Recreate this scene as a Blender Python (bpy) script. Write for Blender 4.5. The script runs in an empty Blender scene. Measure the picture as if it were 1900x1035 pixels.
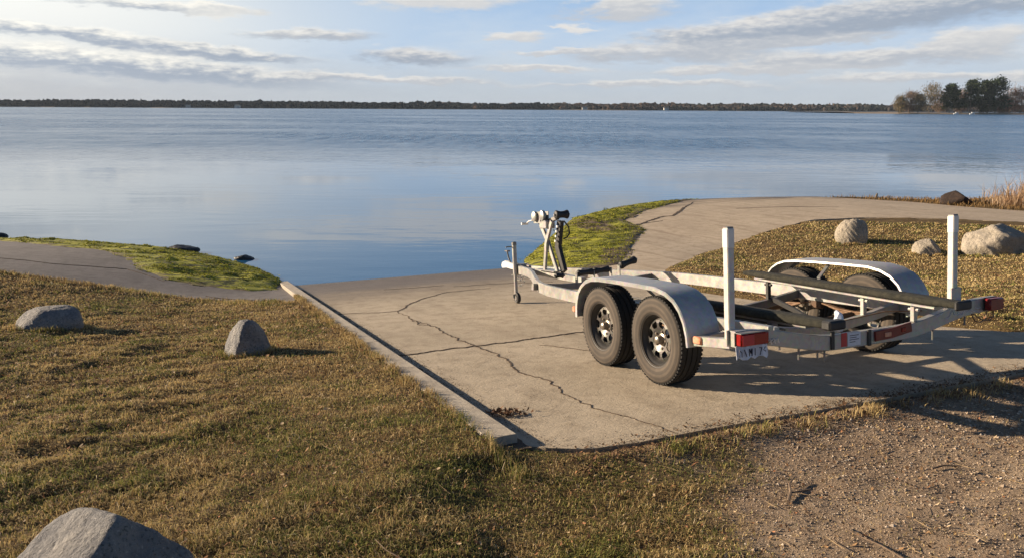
import bpy, bmesh, math, random
import numpy as np
from mathutils import Vector, Matrix
R = math.radians
random.seed(7); RNG = np.random.default_rng(11)
SC = bpy.context.scene
COL = SC.collection

# ------------------------------------------------------------------ camera
CAM_H = 3.343
PITCH = R(12.739); ROLL = R(.32)
F = np.array([0, math.cos(PITCH), -math.sin(PITCH)]); U = np.array([0, math.sin(PITCH), math.cos(PITCH)]); X = np.array([1., 0, 0])
cr, sr = math.cos(ROLL), math.sin(ROLL)
CX, CY = cr*X + sr*U, -sr*X + cr*U
cd = bpy.data.cameras.new('camera'); cam = bpy.data.objects.new('camera', cd); COL.objects.link(cam)
M3 = Matrix(((CX[0], CY[0], -F[0]), (CX[1], CY[1], -F[1]), (CX[2], CY[2], -F[2])))
cam.matrix_world = Matrix.Translation((0, 0, CAM_H)) @ M3.to_4x4()
cd.sensor_width = 36; cd.lens = 36*1400/1900; cd.clip_start = .05; cd.clip_end = 20000
SC.camera = cam

# ------------------------------------------------------------------ light
SUN_AZ = -73.0      # degrees from +Y towards +X (sun stands on the left, a little ahead)
SUN_EL = 13.5
SUN_STRENGTH = 5.0
SKY_STRENGTH = .05
EXPOSURE = .96
HAZE = .000055
sl = bpy.data.lights.new('sun', 'SUN'); sl.energy = SUN_STRENGTH; sl.angle = R(.6); sl.color = (1, .80, .58)
so = bpy.data.objects.new('sun', sl); COL.objects.link(so)
sd = Vector((math.sin(R(SUN_AZ))*math.cos(R(SUN_EL)), math.cos(R(SUN_AZ))*math.cos(R(SUN_EL)), math.sin(R(SUN_EL))))
so.rotation_euler = (-sd).to_track_quat('-Z', 'Y').to_euler(); so.location = (-20, 5, 15)
SC.view_settings.view_transform = 'Standard'; SC.view_settings.look = 'None'
SC.view_settings.exposure = EXPOSURE; SC.view_settings.gamma = 1; SC.view_settings.use_curve_mapping = False
SC.render.engine = 'CYCLES'


# ------------------------------------------------------------------ node helper
class NT:
    def __init__(s, tree): s.t = tree; s.n = tree.nodes; s.l = tree.links
    def node(s, typ, ins=None, **kw):
        n = s.n.new(typ)
        for k, v in kw.items(): setattr(n, k, v)
        for k, v in (ins or {}).items(): s.put(n.inputs[k], v)
        return n
    def put(s, sock, v):
        if isinstance(v, bpy.types.NodeSocket): s.l.new(v, sock)
        else: sock.default_value = v
    def m(s, op, a, b=None, c=None, clamp=False):
        n = s.n.new('ShaderNodeMath'); n.operation = op; n.use_clamp = clamp
        s.put(n.inputs[0], a)
        if b is not None: s.put(n.inputs[1], b)
        if c is not None: s.put(n.inputs[2], c)
        return n.outputs[0]
    def ss(s, x, lo, hi, a=0., b=1.):
        n = s.n.new('ShaderNodeMapRange'); n.interpolation_type = 'SMOOTHSTEP'
        s.put(n.inputs[0], x); s.put(n.inputs[1], lo); s.put(n.inputs[2], hi); s.put(n.inputs[3], a); s.put(n.inputs[4], b)
        return n.outputs[0]
    def mix(s, f, a, b, mode='MIX'):
        n = s.n.new('ShaderNodeMix'); n.data_type = 'RGBA'; n.blend_type = mode
        s.put(n.inputs[0], f); s.put(n.inputs[6], a if isinstance(a, bpy.types.NodeSocket) else (*a[:3], 1))
        s.put(n.inputs[7], b if isinstance(b, bpy.types.NodeSocket) else (*b[:3], 1)); return n.outputs[2]
    def noise(s, vec, scale, detail=4, rough=.55, out=0, dim='3D'):
        n = s.n.new('ShaderNodeTexNoise'); n.noise_dimensions = dim
        if vec is not None: s.l.new(vec, n.inputs['Vector'])
        n.inputs['Scale'].default_value = scale; n.inputs['Detail'].default_value = detail; n.inputs['Roughness'].default_value = rough
        return n.outputs[out]
    def vmul(s, v, k):
        n = s.n.new('ShaderNodeVectorMath'); n.operation = 'MULTIPLY'; s.l.new(v, n.inputs[0]); n.inputs[1].default_value = k; return n.outputs[0]
    def vadd(s, v, k):
        n = s.n.new('ShaderNodeVectorMath'); n.operation = 'ADD'; s.l.new(v, n.inputs[0]); s.put(n.inputs[1], k); return n.outputs[0]


# ------------------------------------------------------------------ sky
W = bpy.data.worlds.new('World'); SC.world = W; W.use_nodes = True
W.node_tree.nodes.clear()
w = NT(W.node_tree)
sky = w.node('ShaderNodeTexSky', sky_type='NISHITA'); sky.sun_disc = False
sky.sun_elevation = R(SUN_EL); sky.sun_rotation = R(SUN_AZ); sky.altitude = 200
sky.air_density = .7; sky.dust_density = .3; sky.ozone_density = 2.0
tc = w.node('ShaderNodeTexCoord')
dirv = tc.outputs['Generated']
sep = w.node('ShaderNodeSeparateXYZ', {0: dirv})
dx, dy, dz = sep.outputs
DEG = 180/math.pi
az = w.m('MULTIPLY', w.m('ARCTAN2', dx, dy), DEG)
el = w.m('MULTIPLY', w.m('ARCSINE', dz), DEG)
comb = w.node('ShaderNodeCombineXYZ', {0: w.m('MULTIPLY', az, .155), 1: w.m('MULTIPLY', el, .56), 2: 0.})
ae = comb.outputs[0]
wn1 = w.m('SUBTRACT', w.noise(ae, 1.6, 6, .62), .5)
wn2 = w.m('SUBTRACT', w.noise(w.vadd(ae, (7.3, 3.1, 0)), 1.6, 6, .62), .5)
fine = w.m('SUBTRACT', w.noise(w.vadd(ae, (2.3, 9.1, 0)), 6.0, 6, .6), .5)
azw = w.m('ADD', az, w.m('MULTIPLY', wn1, 9.0)); elw = w.m('ADD', el, w.m('ADD', w.m('MULTIPLY', wn2, 1.5), w.m('MULTIPLY', fine, .35)))
# (azimuth, elevation, half width, half height, tilt, darkness of the underside)
CLOUDS = [(-28.7, 4.4, 7.5, .50, -.07, 1.0), (-20.8, 3.55, 7.0, .45, -.05, .9), (-25.8, 2.6, 15.0, .95, -.075, .9),
          (-24.5, 6.4, 6.0, .38, -.02, .8), (-20.7, 6.2, 3.0, .5, 0, .25), (-14.6, 4.95, 5.2, .46, .01, .7),
          (-7.1, 3.6, 4.6, .75, -.04, .8), (-4.7, 7.5, 5.5, .8, .02, .25), (7.8, 7.0, 4.2, 1.0, .0, .45),
          (4.26, 5.62, 1.3, .42, 0, .1), (-.1, 5.0, 2.6, .42, 0, .3), (17.0, 5.3, 8.4, 1.0, .06, .8),
          (27.0, 6.45, 9.0, 1.4, .07, .85), (11.5, 3.95, 8.0, .75, .03, .6), (30.5, 4.4, 4.0, .75, .06, .35),
          (24.0, 3.4, 10.5, .65, .02, .6), (1.9, 2.8, 5.0, .3, 0, .4), (17.1, 2.7, 9.0, .38, .01, .45),
             (10, 1.7, 10, .28, 0, .5), (29, 2.1, 9, .36, 0, .5), (-9, 2.0, 9, .3, -.02, .5), (21, 4.6, 5, .4, .04, .5), (3, 3.9, 3.2, .25, 0, .4),
             (-40, 8, 14, 1.2, .0, .6), (45, 7, 12, 1.6, .03, .8), (-5, 8.9, 17, 1.15, .0, .10), (24, 13, 14, 1.8, .05, .3), (-32, 15, 18, 1.6, -.04, .5),  # palest one here: bank added above the view to brighten the lake's reflection
          (8, 21, 16, 2.2, .03, .6), (-60, 9, 20, 1.8, 0, .5), (70, 9, 16, 1.8, 0, .6), (100, 6, 22, 1.5, 0, .6), (-100, 7, 22, 1.6, 0, .6)]
dens = None; tsum = None; dark = None
for (ca, ce, hw, hh, tl, dk) in CLOUDS:
    da = w.m('SUBTRACT', azw, ca)
    de = w.m('SUBTRACT', w.m('SUBTRACT', elw, ce), w.m('MULTIPLY', da, tl))
    v = w.m('DIVIDE', de, hh)
    a2 = w.m('POWER', w.m('ABSOLUTE', w.m('DIVIDE', da, hw)), 2)
    r2 = w.m('ADD', a2, w.m('MULTIPLY', v, v))
    d = w.m('SUBTRACT', 1.0, w.m('MULTIPLY', r2, .5), clamp=True)
    d = w.m('MULTIPLY', d, d)
    t = w.m('MULTIPLY', d, v); k = w.m('MULTIPLY', d, dk)
    dens = d if dens is None else w.m('ADD', dens, d)
    tsum = t if tsum is None else w.m('ADD', tsum, t)
    dark = k if dark is None else w.m('ADD', dark, k)
dn = w.m('MAXIMUM', dens, .02)
vv = w.m('DIVIDE', tsum, dn); dk = w.m('DIVIDE', dark, dn)
cov = w.m('ADD', dens, w.m('MULTIPLY', w.m('ADD', wn1, w.m('MULTIPLY', fine, .5)), .75))
mask = w.ss(cov, .08, .80)
top = w.ss(w.m('ADD', w.m('ADD', vv, w.m('MULTIPLY', fine, 1.8)), -.1), -.55, 1.0)
sunny = w.ss(az, -5., -34.)                         # the air is brighter towards the sun
# thin veil of high cloud, thicker towards the horizon and towards the sun
veiln = w.noise(w.vadd(ae, (4.1, 1.7, 0)), .9, 6, .65)
veil = w.m('MULTIPLY', w.ss(w.m('ADD', el, w.m('MULTIPLY', veiln, -5.5)), 9.0, -2.6), .94)
veil = w.m('MAXIMUM', veil, w.m('MULTIPLY', w.m('MULTIPLY', w.ss(az, 16., -24.), w.ss(az, -90., -45.)), w.ss(el, 20., 5., 0., .86)))
vlow = w.mix(sunny, (.28, .302, .325), (.29, .292, .300)); vhigh = w.mix(sunny, (.355, .385, .41), (.47, .465, .44))
veilc = w.mix(w.ss(w.m('ADD', el, w.m('MULTIPLY', wn1, 3.)), .3, 5.2), vlow, vhigh)
glow = w.m('MULTIPLY', w.m('MULTIPLY', w.ss(az, -14., -36.), w.ss(az, -100., -70.)), w.m('MULTIPLY', w.ss(el, 2., 8.), w.ss(el, 24., 10.)))
veilc = w.mix(glow, veilc, (.60, .58, .52))
lit = w.mix(sunny, (.43, .415, .395), (.60, .575, .51))
shd = w.mix(sunny, (.160, .192, .240), (.205, .235, .28))
shade_amt = w.m('MULTIPLY', w.m('SUBTRACT', 1.0, top), w.m('MULTIPLY', dk, 1.1, clamp=True))
cloudc = w.mix(shade_amt, lit, shd)
# 1: Nishita sky, 2: veil, 3: clouds
bgs = w.node('ShaderNodeBackground', {0: sky.outputs[0], 1: SKY_STRENGTH})
bgv = w.node('ShaderNodeBackground', {0: veilc, 1: 1.0})
bgc = w.node('ShaderNodeBackground', {0: cloudc, 1: 1.0})
bluetop = w.node('ShaderNodeBackground', {0: (.15, .27, .45, 1), 1: 1.0})
up = w.m('MULTIPLY', w.ss(el, 22., 4.), w.m('MULTIPLY', w.ss(w.m('ABSOLUTE', az), 120., 60.), w.ss(az, -60., 0., .5, .85)))
mxb = w.node('ShaderNodeMixShader', {0: up, 1: bgs.outputs[0], 2: bluetop.outputs[0]})
mx1 = w.node('ShaderNodeMixShader', {0: w.m('MULTIPLY', veil, w.ss(w.m('ABSOLUTE', az), 120., 60., .12, 1.)), 1: mxb.outputs[0], 2: bgv.outputs[0]})
mx2 = w.node('ShaderNodeMixShader', {0: w.m('MULTIPLY', mask, w.ss(el, .3, 2.2, .35, .93)), 1: mx1.outputs[0], 2: bgc.outputs[0]})
w.node('ShaderNodeOutputWorld', {0: mx2.outputs[0]})
W.cycles.sampling_method = 'MANUAL'; W.cycles.sample_map_resolution = 1024


# ------------------------------------------------------------------ noise for numpy
def vnoise(x, y, seed=0):
    xi = np.floor(x).astype(np.int64); yi = np.floor(y).astype(np.int64)
    fx = x-xi; fy = y-yi; fx = fx*fx*(3-2*fx); fy = fy*fy*(3-2*fy)
    def hsh(a, b):
        h = (a*374761393 + b*668265263 + seed*1442695041) & 0xffffffff
        h = ((h ^ (h >> 13))*1274126177) & 0xffffffff
        return ((h ^ (h >> 16)) & 0xffff)/65535.
    return (hsh(xi, yi)*(1-fx)+hsh(xi+1, yi)*fx)*(1-fy) + (hsh(xi, yi+1)*(1-fx)+hsh(xi+1, yi+1)*fx)*fy
def fbm(x, y, seed=0, o=4, g=.5):
    s = 0; a = 1; t = 0
    for i in range(o):
        s = s + a*vnoise(x*2**i+17.3*i, y*2**i-9.1*i, seed+i); t += a; a *= g
    return s/t - .5
def sstep(x): x = np.clip(x, 0, 1); return x*x*(3-2*x)

# ------------------------------------------------------------------ terrain
SHORE = np.array([(-400., 150.), (-120.0, 60.0), (-40.0, 30.0), (-15.18, 19.23), (-13.22, 19.21), (-10.95, 18.88), (-8.52, 18.04), (-6.83, 17.06), (-5.41, 15.77), (-4.66, 14.79), (-4.24, 14.09), (-0.23, 15.8), (0.24, 16.76), (0.67, 18.63), (1.84, 23.43), (3.55, 26.13), (5.38, 27.93), (7.25, 29.05), (9.56, 29.8), (11.77, 30.0), (14.22, 29.75), (16.53, 29.31), (18.48, 29.77), (20.24, 29.85), (23.27, 29.63), (60.0, 24.0), (160.0, 30.0), (500., 30.)])
RA = np.array([-4.2403, 14.0916]); RT = np.array([.91997, .39199]); RN = np.array([.39199, -.91997]); SLOPE = .13364
def sdist(P):
    best = np.full(len(P), 1e9); sg = np.ones(len(P))
    for A, B in zip(SHORE[:-1], SHORE[1:]):
        d = B-A; tt = np.clip(((P-A)@d)/(d@d), 0, 1); Q = A+tt[:, None]*d; e = P-Q; dist = np.hypot(e[:, 0], e[:, 1])
        c = d[0]*e[:, 1]-d[1]*e[:, 0]; m = dist < best-1e-9
        best = np.where(m, dist, best); sg = np.where(m, -np.sign(c), sg)
    return best*sg
def terr(P):
    P = np.atleast_2d(np.asarray(P, float)); d = sdist(P)
    lat = (P-RA)@RT; al = (P-RA)@RN
    d = d*(1-.6*sstep((lat-5)/5)*sstep((11-al)/7))
    hi = 1.403+.35*(1-np.exp(-(np.maximum(d, 10.5)-10.5)*.1336/.35))
    return np.maximum(np.where(d < 10.5, .1336*d, hi), -3)
def tz(x, y): return float(terr([(x, y)])[0])
def rp(lat, al, off=0.):          # a point on the ramp plane: across, up the slope from the water
    p = RA+RT*lat+RN*al; return (p[0], p[1], SLOPE*al+off)
def latal(P): P = np.atleast_2d(P); return (P-RA)@RT, (P-RA)@RN

LEFT_IN = [(-9.62, 12.07), (-8.65, 12.45), (-7.68, 12.33), (-6.76, 12.27), (-5.75, 12.02), (-4.41, 11.51), (-3.68, 11.08), (-3.3, 10.95)]
ALG_L = [(-12.56, 18.24), (-10.66, 17.07), (-9.33, 16.68), (-8.01, 15.39), (-7.03, 14.04), (-6.26, 13.35), (-5.36, 13.18), (-4.7, 13.05), (-4.35, 13.3)]
RIGHT_IN = [(2.86, 13.77), (4.12, 16.21), (6.07, 18.69), (7.35, 20.03), (8.41, 20.9), (9.78, 20.95), (11.58, 20.16), (13.17, 19.27), (14.72, 17.77), (19, 14.2)]
RIGHT_TOP = [(13.2, 28.6), (14.48, 27.03), (15.11, 24.84), (15.95, 23.43), (17.93, 21.73), (22, 18.5)]
ALG_R = [(0.6, 14.9), (1.34, 14.3), (2.15, 14.77), (2.49, 15.95), (3.22, 19.01), (3.69, 20.49), (3.39, 22.5), (4.45, 24.88), (6.68, 28.36)]
GRAV = [(3.7, 5.9), (2.2, 5.2), (1.3, 4.75), (0.85, 4.3), (0.66, 3.74), (0.66, 3.39), (0.66, 3.1), (0.6, 2.71), (0.55, 2.31), (.5, .5), (.2, -4), (20, -4), (20, 6.5), (9, 6.4), (4.6, 5.45)]
RAMP_W = 4.9
def between(A, B, lst): return [tuple(p) for p in lst[A:B]]
P_LEFT = [tuple(p) for p in SHORE[2:11]] + [(-4.28, 13.9)] + [(-3.32, 11.55)] + LEFT_IN[::-1] + [(-16, 9.8), (-45, 20)]
P_RIGHT = [tuple(p) for p in SHORE[11:20]] + RIGHT_TOP + RIGHT_IN[::-1] + [rp(RAMP_W, 5.6)[:2]] + [rp(RAMP_W-.0, .6)[:2]]
P_ALGL = [tuple(p) for p in SHORE[3:10]] + [(-4.42, 14.35)] + ALG_L[::-1]
P_ALGR = [tuple(p) for p in SHORE[12:18]] + ALG_R[::-1]
def inpoly(P, poly):
    P = np.asarray(P); x, y = P[:, 0], P[:, 1]; c = np.zeros(len(P), bool); n = len(poly)
    for i in range(n):
        x1, y1 = poly[i]; x2, y2 = poly[(i+1) % n]
        if y1 == y2: continue
        k = ((y1 > y) != (y2 > y)) & (x < (x2-x1)*(y-y1)/(y2-y1)+x1); c ^= k
    return c
def pdist(P, poly, closed=True):
    P = np.asarray(P, float); best = np.full(len(P), 1e9); n = len(poly)
    for i in range(n if closed else n-1):
        A = np.array(poly[i]); B = np.array(poly[(i+1) % n]); d = B-A; dd = d@d
        if dd < 1e-12: continue
        t = np.clip(((P-A)@d)/dd, 0, 1); e = P-(A+t[:, None]*d); best = np.minimum(best, np.hypot(e[:, 0], e[:, 1]))
    return best
def sgn(P, poly): return np.where(inpoly(P, poly), 1, -1)*pdist(P, poly)     # >0 inside
NEAR_AL = 11.32
P_RAMP = [rp(-.0, -6)[:2], rp(RAMP_W, -6)[:2], rp(RAMP_W, 3)[:2], rp(RAMP_W, 9.6)[:2], rp(RAMP_W+.25, 10.3)[:2], rp(RAMP_W+1.1, 11.0)[:2], rp(RAMP_W+3.2, 11.2)[:2], rp(RAMP_W+3.2, 11.75)[:2],
          rp(3.9, 11.36)[:2], rp(2.4, 11.32)[:2], rp(1.1, 11.26)[:2], rp(.6, 11.26)[:2], rp(.3, 11.22)[:2], rp(.1, 11.08)[:2], rp(0, 10.96)[:2]]

# ------------------------------------------------------------------ object helpers
def tag(o, label=None, cat=None, group=None, kind=None):
    if label: o['label'] = label
    if cat: o['category'] = cat
    if group: o['group'] = group
    if kind: o['kind'] = kind
    return o
def link(name, me, m=None, parent=None, smooth=False):
    o = bpy.data.objects.new(name, me); COL.objects.link(o)
    if m is not None and not me.materials: me.materials.append(m)
    if parent is not None: o.parent = parent
    if smooth is not None: me.polygons.foreach_set('use_smooth', np.full(len(me.polygons), bool(smooth)))
    return o
def empty(name, loc=(0, 0, 0)):
    o = bpy.data.objects.new(name, None); o.location = loc; o.empty_display_size = .2; COL.objects.link(o); return o
def fastmesh(name, V, loops, sizes, cols=None, attrs=None):
    V = np.asarray(V, np.float32); loops = np.asarray(loops, np.int32); sizes = np.asarray(sizes, np.int32)
    me = bpy.data.meshes.new(name)
    me.vertices.add(len(V)); me.vertices.foreach_set('co', V.ravel())
    me.loops.add(len(loops)); me.loops.foreach_set('vertex_index', loops)
    me.polygons.add(len(sizes)); st = np.concatenate([[0], np.cumsum(sizes)[:-1]]).astype(np.int32)
    me.polygons.foreach_set('loop_start', st); me.polygons.foreach_set('loop_total', sizes)
    if cols is not None:
        at = me.color_attributes.new('col', 'FLOAT_COLOR', 'POINT'); c = np.ones((len(V), 4), np.float32); c[:, :3] = cols
        at.data.foreach_set('color', c.ravel())
    for k, v in (attrs or {}).items():
        at = me.attributes.new(k, 'FLOAT', 'POINT'); at.data.foreach_set('value', np.asarray(v, np.float32))
    me.update(calc_edges=True); return me

class MB:
    def __init__(s): s.v = []; s.f = []
    def add(s, V, Fs):
        b = len(s.v); s.v += [tuple(p) for p in V]; s.f += [tuple(i+b for i in f) for f in Fs]
    def box(s, c, size, rot=None, ch=0.0):
        hx, hy, hz = [k/2 for k in size]
        if ch > 0:
            c2 = min(ch, hx*.8, hy*.8, hz*.8); V = []
            for sx in (-1, 1):
                for sy in (-1, 1):
                    for sz in (-1, 1):
                        V += [(sx*(hx-c2), sy*(hy-c2), sz*hz), (sx*(hx-c2), sy*hy, sz*(hz-c2)), (sx*hx, sy*(hy-c2), sz*(hz-c2))]
            bm = bmesh.new(); vs = [bm.verts.new(p) for p in V]; bmesh.ops.convex_hull(bm, input=vs)
            bm.verts.index_update(); V = [v.co.copy() for v in bm.verts]; Fs = [[v.index for v in f.verts] for f in bm.faces]; bm.free()
        else:
            V = [Vector((sx*hx, sy*hy, sz*hz)) for sx in (-1, 1) for sy in (-1, 1) for sz in (-1, 1)]
            Fs = [(0, 1, 3, 2), (4, 6, 7, 5), (0, 4, 5, 1), (2, 3, 7, 6), (0, 2, 6, 4), (1, 5, 7, 3)]
        Mx = rot if rot is not None else Matrix.Identity(3)
        s.add([Mx@Vector(p)+Vector(c) for p in V], Fs); return s
    def sweep(s, path, prof, up=(0, 0, 1), closed=True, caps=True, scales=None):
        """prof: list of (side, up) offsets swept along path"""
        P = [Vector(p) for p in path]; n = len(P); k = len(prof); V = []
        for i in range(n):
            if i == 0: T = P[1]-P[0]
            elif i == n-1: T = P[-1]-P[-2]
            else: T = (P[i]-P[i-1]).normalized()+(P[i+1]-P[i]).normalized()
            T.normalize(); upv = Vector(up)
            if abs(T.dot(upv)) > .97: upv = Vector((1, 0, 0))
            side = T.cross(upv).normalized(); u2 = side.cross(T).normalized()
            mit = 1.0
            if 0 < i < n-1:
                c = (P[i]-P[i-1]).normalized().dot(T); mit = 1/max(c, .5)
            sc = scales[i] if scales else 1
            V += [P[i]+side*a*mit*sc+u2*b*sc for a, b in prof]
        Fs = []
        for i in range(n-1):
            for j in range(k if closed else k-1):
                a = i*k+j; b = i*k+(j+1) % k; Fs.append((a, b, b+k, a+k))
        if caps and closed: Fs += [tuple(range(k))[::-1], tuple((n-1)*k+j for j in range(k))]
        s.add(V, Fs); return s
    def beam(s, path, wd, ht, up=(0, 0, 1), ch=.004):
        a, b = wd/2, ht/2; c = min(ch, a*.6, b*.6)
        return s.sweep(path, [(-a+c, -b), (a-c, -b), (a, -b+c), (a, b-c), (a-c, b), (-a+c, b), (-a, b-c), (-a, -b+c)], up)
    def tube(s, path, r, n=10, scales=None, up=(0, 0, 1)):
        return s.sweep(path, [(math.cos(2*math.pi*i/n)*r, math.sin(2*math.pi*i/n)*r) for i in range(n)], up, scales=scales)
    def lathe(s, prof, axis='v', c=(0, 0, 0), n=24, closed=False):
        """prof: (radius, axial)"""
        V = []; k = len(prof); ang = [2*math.pi*i/n for i in range(n)]
        for t in ang:
            for r, h in prof:
                x, z = r*math.cos(t), r*math.sin(t)
                p = {'v': (x, h, z), 'w': (x, z, h), 'u': (h, x, z)}[axis]
                V.append((p[0]+c[0], p[1]+c[1], p[2]+c[2]))
        Fs = []
        for i in range(n):
            for j in range(k if closed else k-1):
                a = i*k+j; b = i*k+(j+1) % k; a2 = ((i+1) % n)*k+j; b2 = ((i+1) % n)*k+(j+1) % k; Fs.append((a, b, b2, a2))
        if not closed:
            if prof[0][0] > 1e-6: Fs.append(tuple(i*k for i in range(n)))
            if prof[-1][0] > 1e-6: Fs.append(tuple(i*k+k-1 for i in range(n))[::-1])
        s.add(V, Fs); return s
    def build(s, name, m, parent=None, smooth=False, loc=None, autosm=None):
        me = bpy.data.meshes.new(name); me.from_pydata([tuple(p) for p in s.v], [], s.f)
        bm = bmesh.new(); bm.from_mesh(me); bmesh.ops.remove_doubles(bm, verts=bm.verts, dist=1e-6); bmesh.ops.recalc_face_normals(bm, faces=bm.faces)
        if smooth:
            for e in bm.edges:
                e.smooth = (len(e.link_faces) == 2 and e.calc_face_angle(0) < R(autosm or 38))
            for f in bm.faces: f.smooth = True
        bm.to_mesh(me); bm.free()
        o = link(name, me, m, parent, None if smooth else False)
        if loc is not None: o.location = loc
        return o

# ------------------------------------------------------------------ materials
def newmat(name):
    m = bpy.data.materials.new(name); m.use_nodes = True; nt = NT(m.node_tree)
    b = m.node_tree.nodes['Principled BSDF']; return m, nt, b
def basic(name, c1, c2=None, scale=8., rough=.6, metal=0., bump=0., bscale=40., rvar=.0, coord='Object', detail=5, spec=None, bd=.01):
    m, n, b = newmat(name); t = n.node('ShaderNodeTexCoord').outputs[coord]
    if c2 is not None:
        f = n.ss(n.noise(t, scale, detail, .65), .3, .7); n.put(b.inputs['Base Color'], n.mix(f, c1, c2))
    else: b.inputs['Base Color'].default_value = (*c1, 1)
    b.inputs['Metallic'].default_value = metal
    if rvar: n.put(b.inputs['Roughness'], n.ss(n.noise(t, scale*1.7, 5), .3, .7, rough-rvar, rough+rvar))
    else: b.inputs['Roughness'].default_value = rough
    if spec is not None: b.inputs['Specular IOR Level'].default_value = spec
    if bump:
        bp = n.node('ShaderNodeBump', {'Strength': bump, 'Distance': bd, 'Height': n.noise(t, bscale, 6, .6)}); n.put(b.inputs['Normal'], bp.outputs[0])
    return m

def concrete(name, c1, c2, dark, wet_lo=.10, wet_hi=.62, line=1.0):
    m, n, b = newmat(name); g = n.node('ShaderNodeNewGeometry').outputs['Position']
    sp = n.node('ShaderNodeSeparateXYZ', {0: g})
    big = n.noise(g, .7, 6, .65); mid = n.noise(g, 5., 8, .72); fin = n.noise(g, 48., 6, .78)
    # broom marks and flow stains run down the slope
    al = n.m('ADD', n.m('MULTIPLY', sp.outputs[0], .39199), n.m('MULTIPLY', sp.outputs[1], -.91997))
    la = n.m('ADD', n.m('MULTIPLY', sp.outputs[0], .91997), n.m('MULTIPLY', sp.outputs[1], .39199))
    cv = n.node('ShaderNodeCombineXYZ', {0: la, 1: n.m('MULTIPLY', al, .12), 2: 0.}).outputs[0]
    cw = n.node('ShaderNodeCombineXYZ', {0: n.m('MULTIPLY', la, .22), 1: al, 2: 0.}).outputs[0]
    streak = n.noise(cv, 3.2, 6, .6)
    broom = n.noise(cw, 38., 3, .6)
    col = n.mix(n.ss(big, .32, .68), c1, c2)
    col = n.mix(n.ss(mid, .42, .72, 0., .75), col, dark)
    col = n.mix(n.ss(streak, .48, .72, 0., .45*line), col, dark)
    col = n.mix(n.ss(fin, .54, .70, 0., .8), col, (dark[0]*.8, dark[1]*.8, dark[2]*.8))
    col = n.mix(n.ss(fin, .46, .30, 0., .55), col, (c2[0]*1.25, c2[1]*1.25, c2[2]*1.25))
    # dark wet band just above the water
    wz = n.m('ADD', sp.outputs[2], n.m('MULTIPLY', n.m('SUBTRACT', n.noise(cw, 1.4, 5, .6), .5), .34))
    wet = n.ss(wz, wet_hi, wet_lo)
    col = n.mix(n.m('MULTIPLY', wet, .8), col, (.085, .06, .04))
    n.put(b.inputs['Base Color'], col)
    n.put(b.inputs['Roughness'], n.ss(wet, 0., 1., .88, .52))
    hgt = n.m('ADD', n.m('MULTIPLY', mid, .5), n.m('ADD', n.m('MULTIPLY', fin, .30), n.m('MULTIPLY', broom, .25)))
    bp = n.node('ShaderNodeBump', {'Strength': .9, 'Distance': .02, 'Height': hgt}); n.put(b.inputs['Normal'], bp.outputs[0])
    return m
M = {}
M['concrete'] = concrete('ramp_concrete', (.39, .328, .24), (.48, .405, .30), (.25, .20, .14))
M['curb'] = concrete('curb_concrete', (.40, .355, .29), (.47, .42, .34), (.27, .23, .18), -.1, .08)
M['apron_l'] = concrete('left_apron_paving', (.145, .132, .128), (.19, .172, .165), (.09, .08, .075), -.02, .12)
M['apron_r'] = concrete('right_apron_paving', (.45, .365, .265), (.54, .445, .325), (.30, .23, .155), -.02, .10, 1.8)
M['dirt'] = basic('dark_crack_dirt', (.045, .03, .02), (.10, .07, .045), 30, .95, bump=.6, bscale=120)
M['silt'] = basic('gutter_silt', (.06, .042, .03), (.13, .095, .065), 18, .95, bump=.8, bscale=90)

def rockmat(name, c1, c2, c3):
    m, n, b = newmat(name); t = n.node('ShaderNodeTexCoord').outputs['Object']
    big = n.noise(t, 4., 8, .7); sp = n.noise(t, 55., 3, .7); vo = n.node('ShaderNodeTexVoronoi', {'Vector': t, 'Scale': 60.}).outputs['Distance']
    col = n.mix(n.ss(big, .40, .60), c1, c2); col = n.mix(n.ss(sp, .54, .66, 0., .85), col, c3)
    col = n.mix(n.ss(sp, .40, .3, 0., .6), col, (.58, .54, .48))
    col = n.mix(n.ss(n.noise(t, 9., 6, .75), .56, .72, 0., .5), col, (c3[0]*1.1, c3[1]*1.2, c3[2]*.9))
    n.put(b.inputs['Base Color'], col); b.inputs['Roughness'].default_value = .85
    h = n.m('ADD', n.m('MULTIPLY', big, 1.3), n.m('ADD', n.m('MULTIPLY', sp, .22), n.m('MULTIPLY', n.noise(t, 18., 8, .7), .75)))
    bp = n.node('ShaderNodeBump', {'Strength': 1., 'Distance': .045, 'Height': h}); n.put(b.inputs['Normal'], bp.outputs[0]); return m
M['rock_grey'] = rockmat('grey_granite', (.20, .20, .205), (.31, .295, .275), (.09, .09, .09))
M['rock_pale'] = rockmat('pale_granite', (.34, .30, .235), (.45, .395, .315), (.16, .13, .10))
M['rock_dark'] = basic('dark_brown_rock', (.020, .013, .010), (.055, .032, .02), 6, .9, bump=1., bscale=14, bd=.04)
M['rock_wet'] = basic('wet_black_rock', (.018, .017, .016), (.035, .032, .028), 12, .5, bump=.5, bscale=30)

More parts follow.
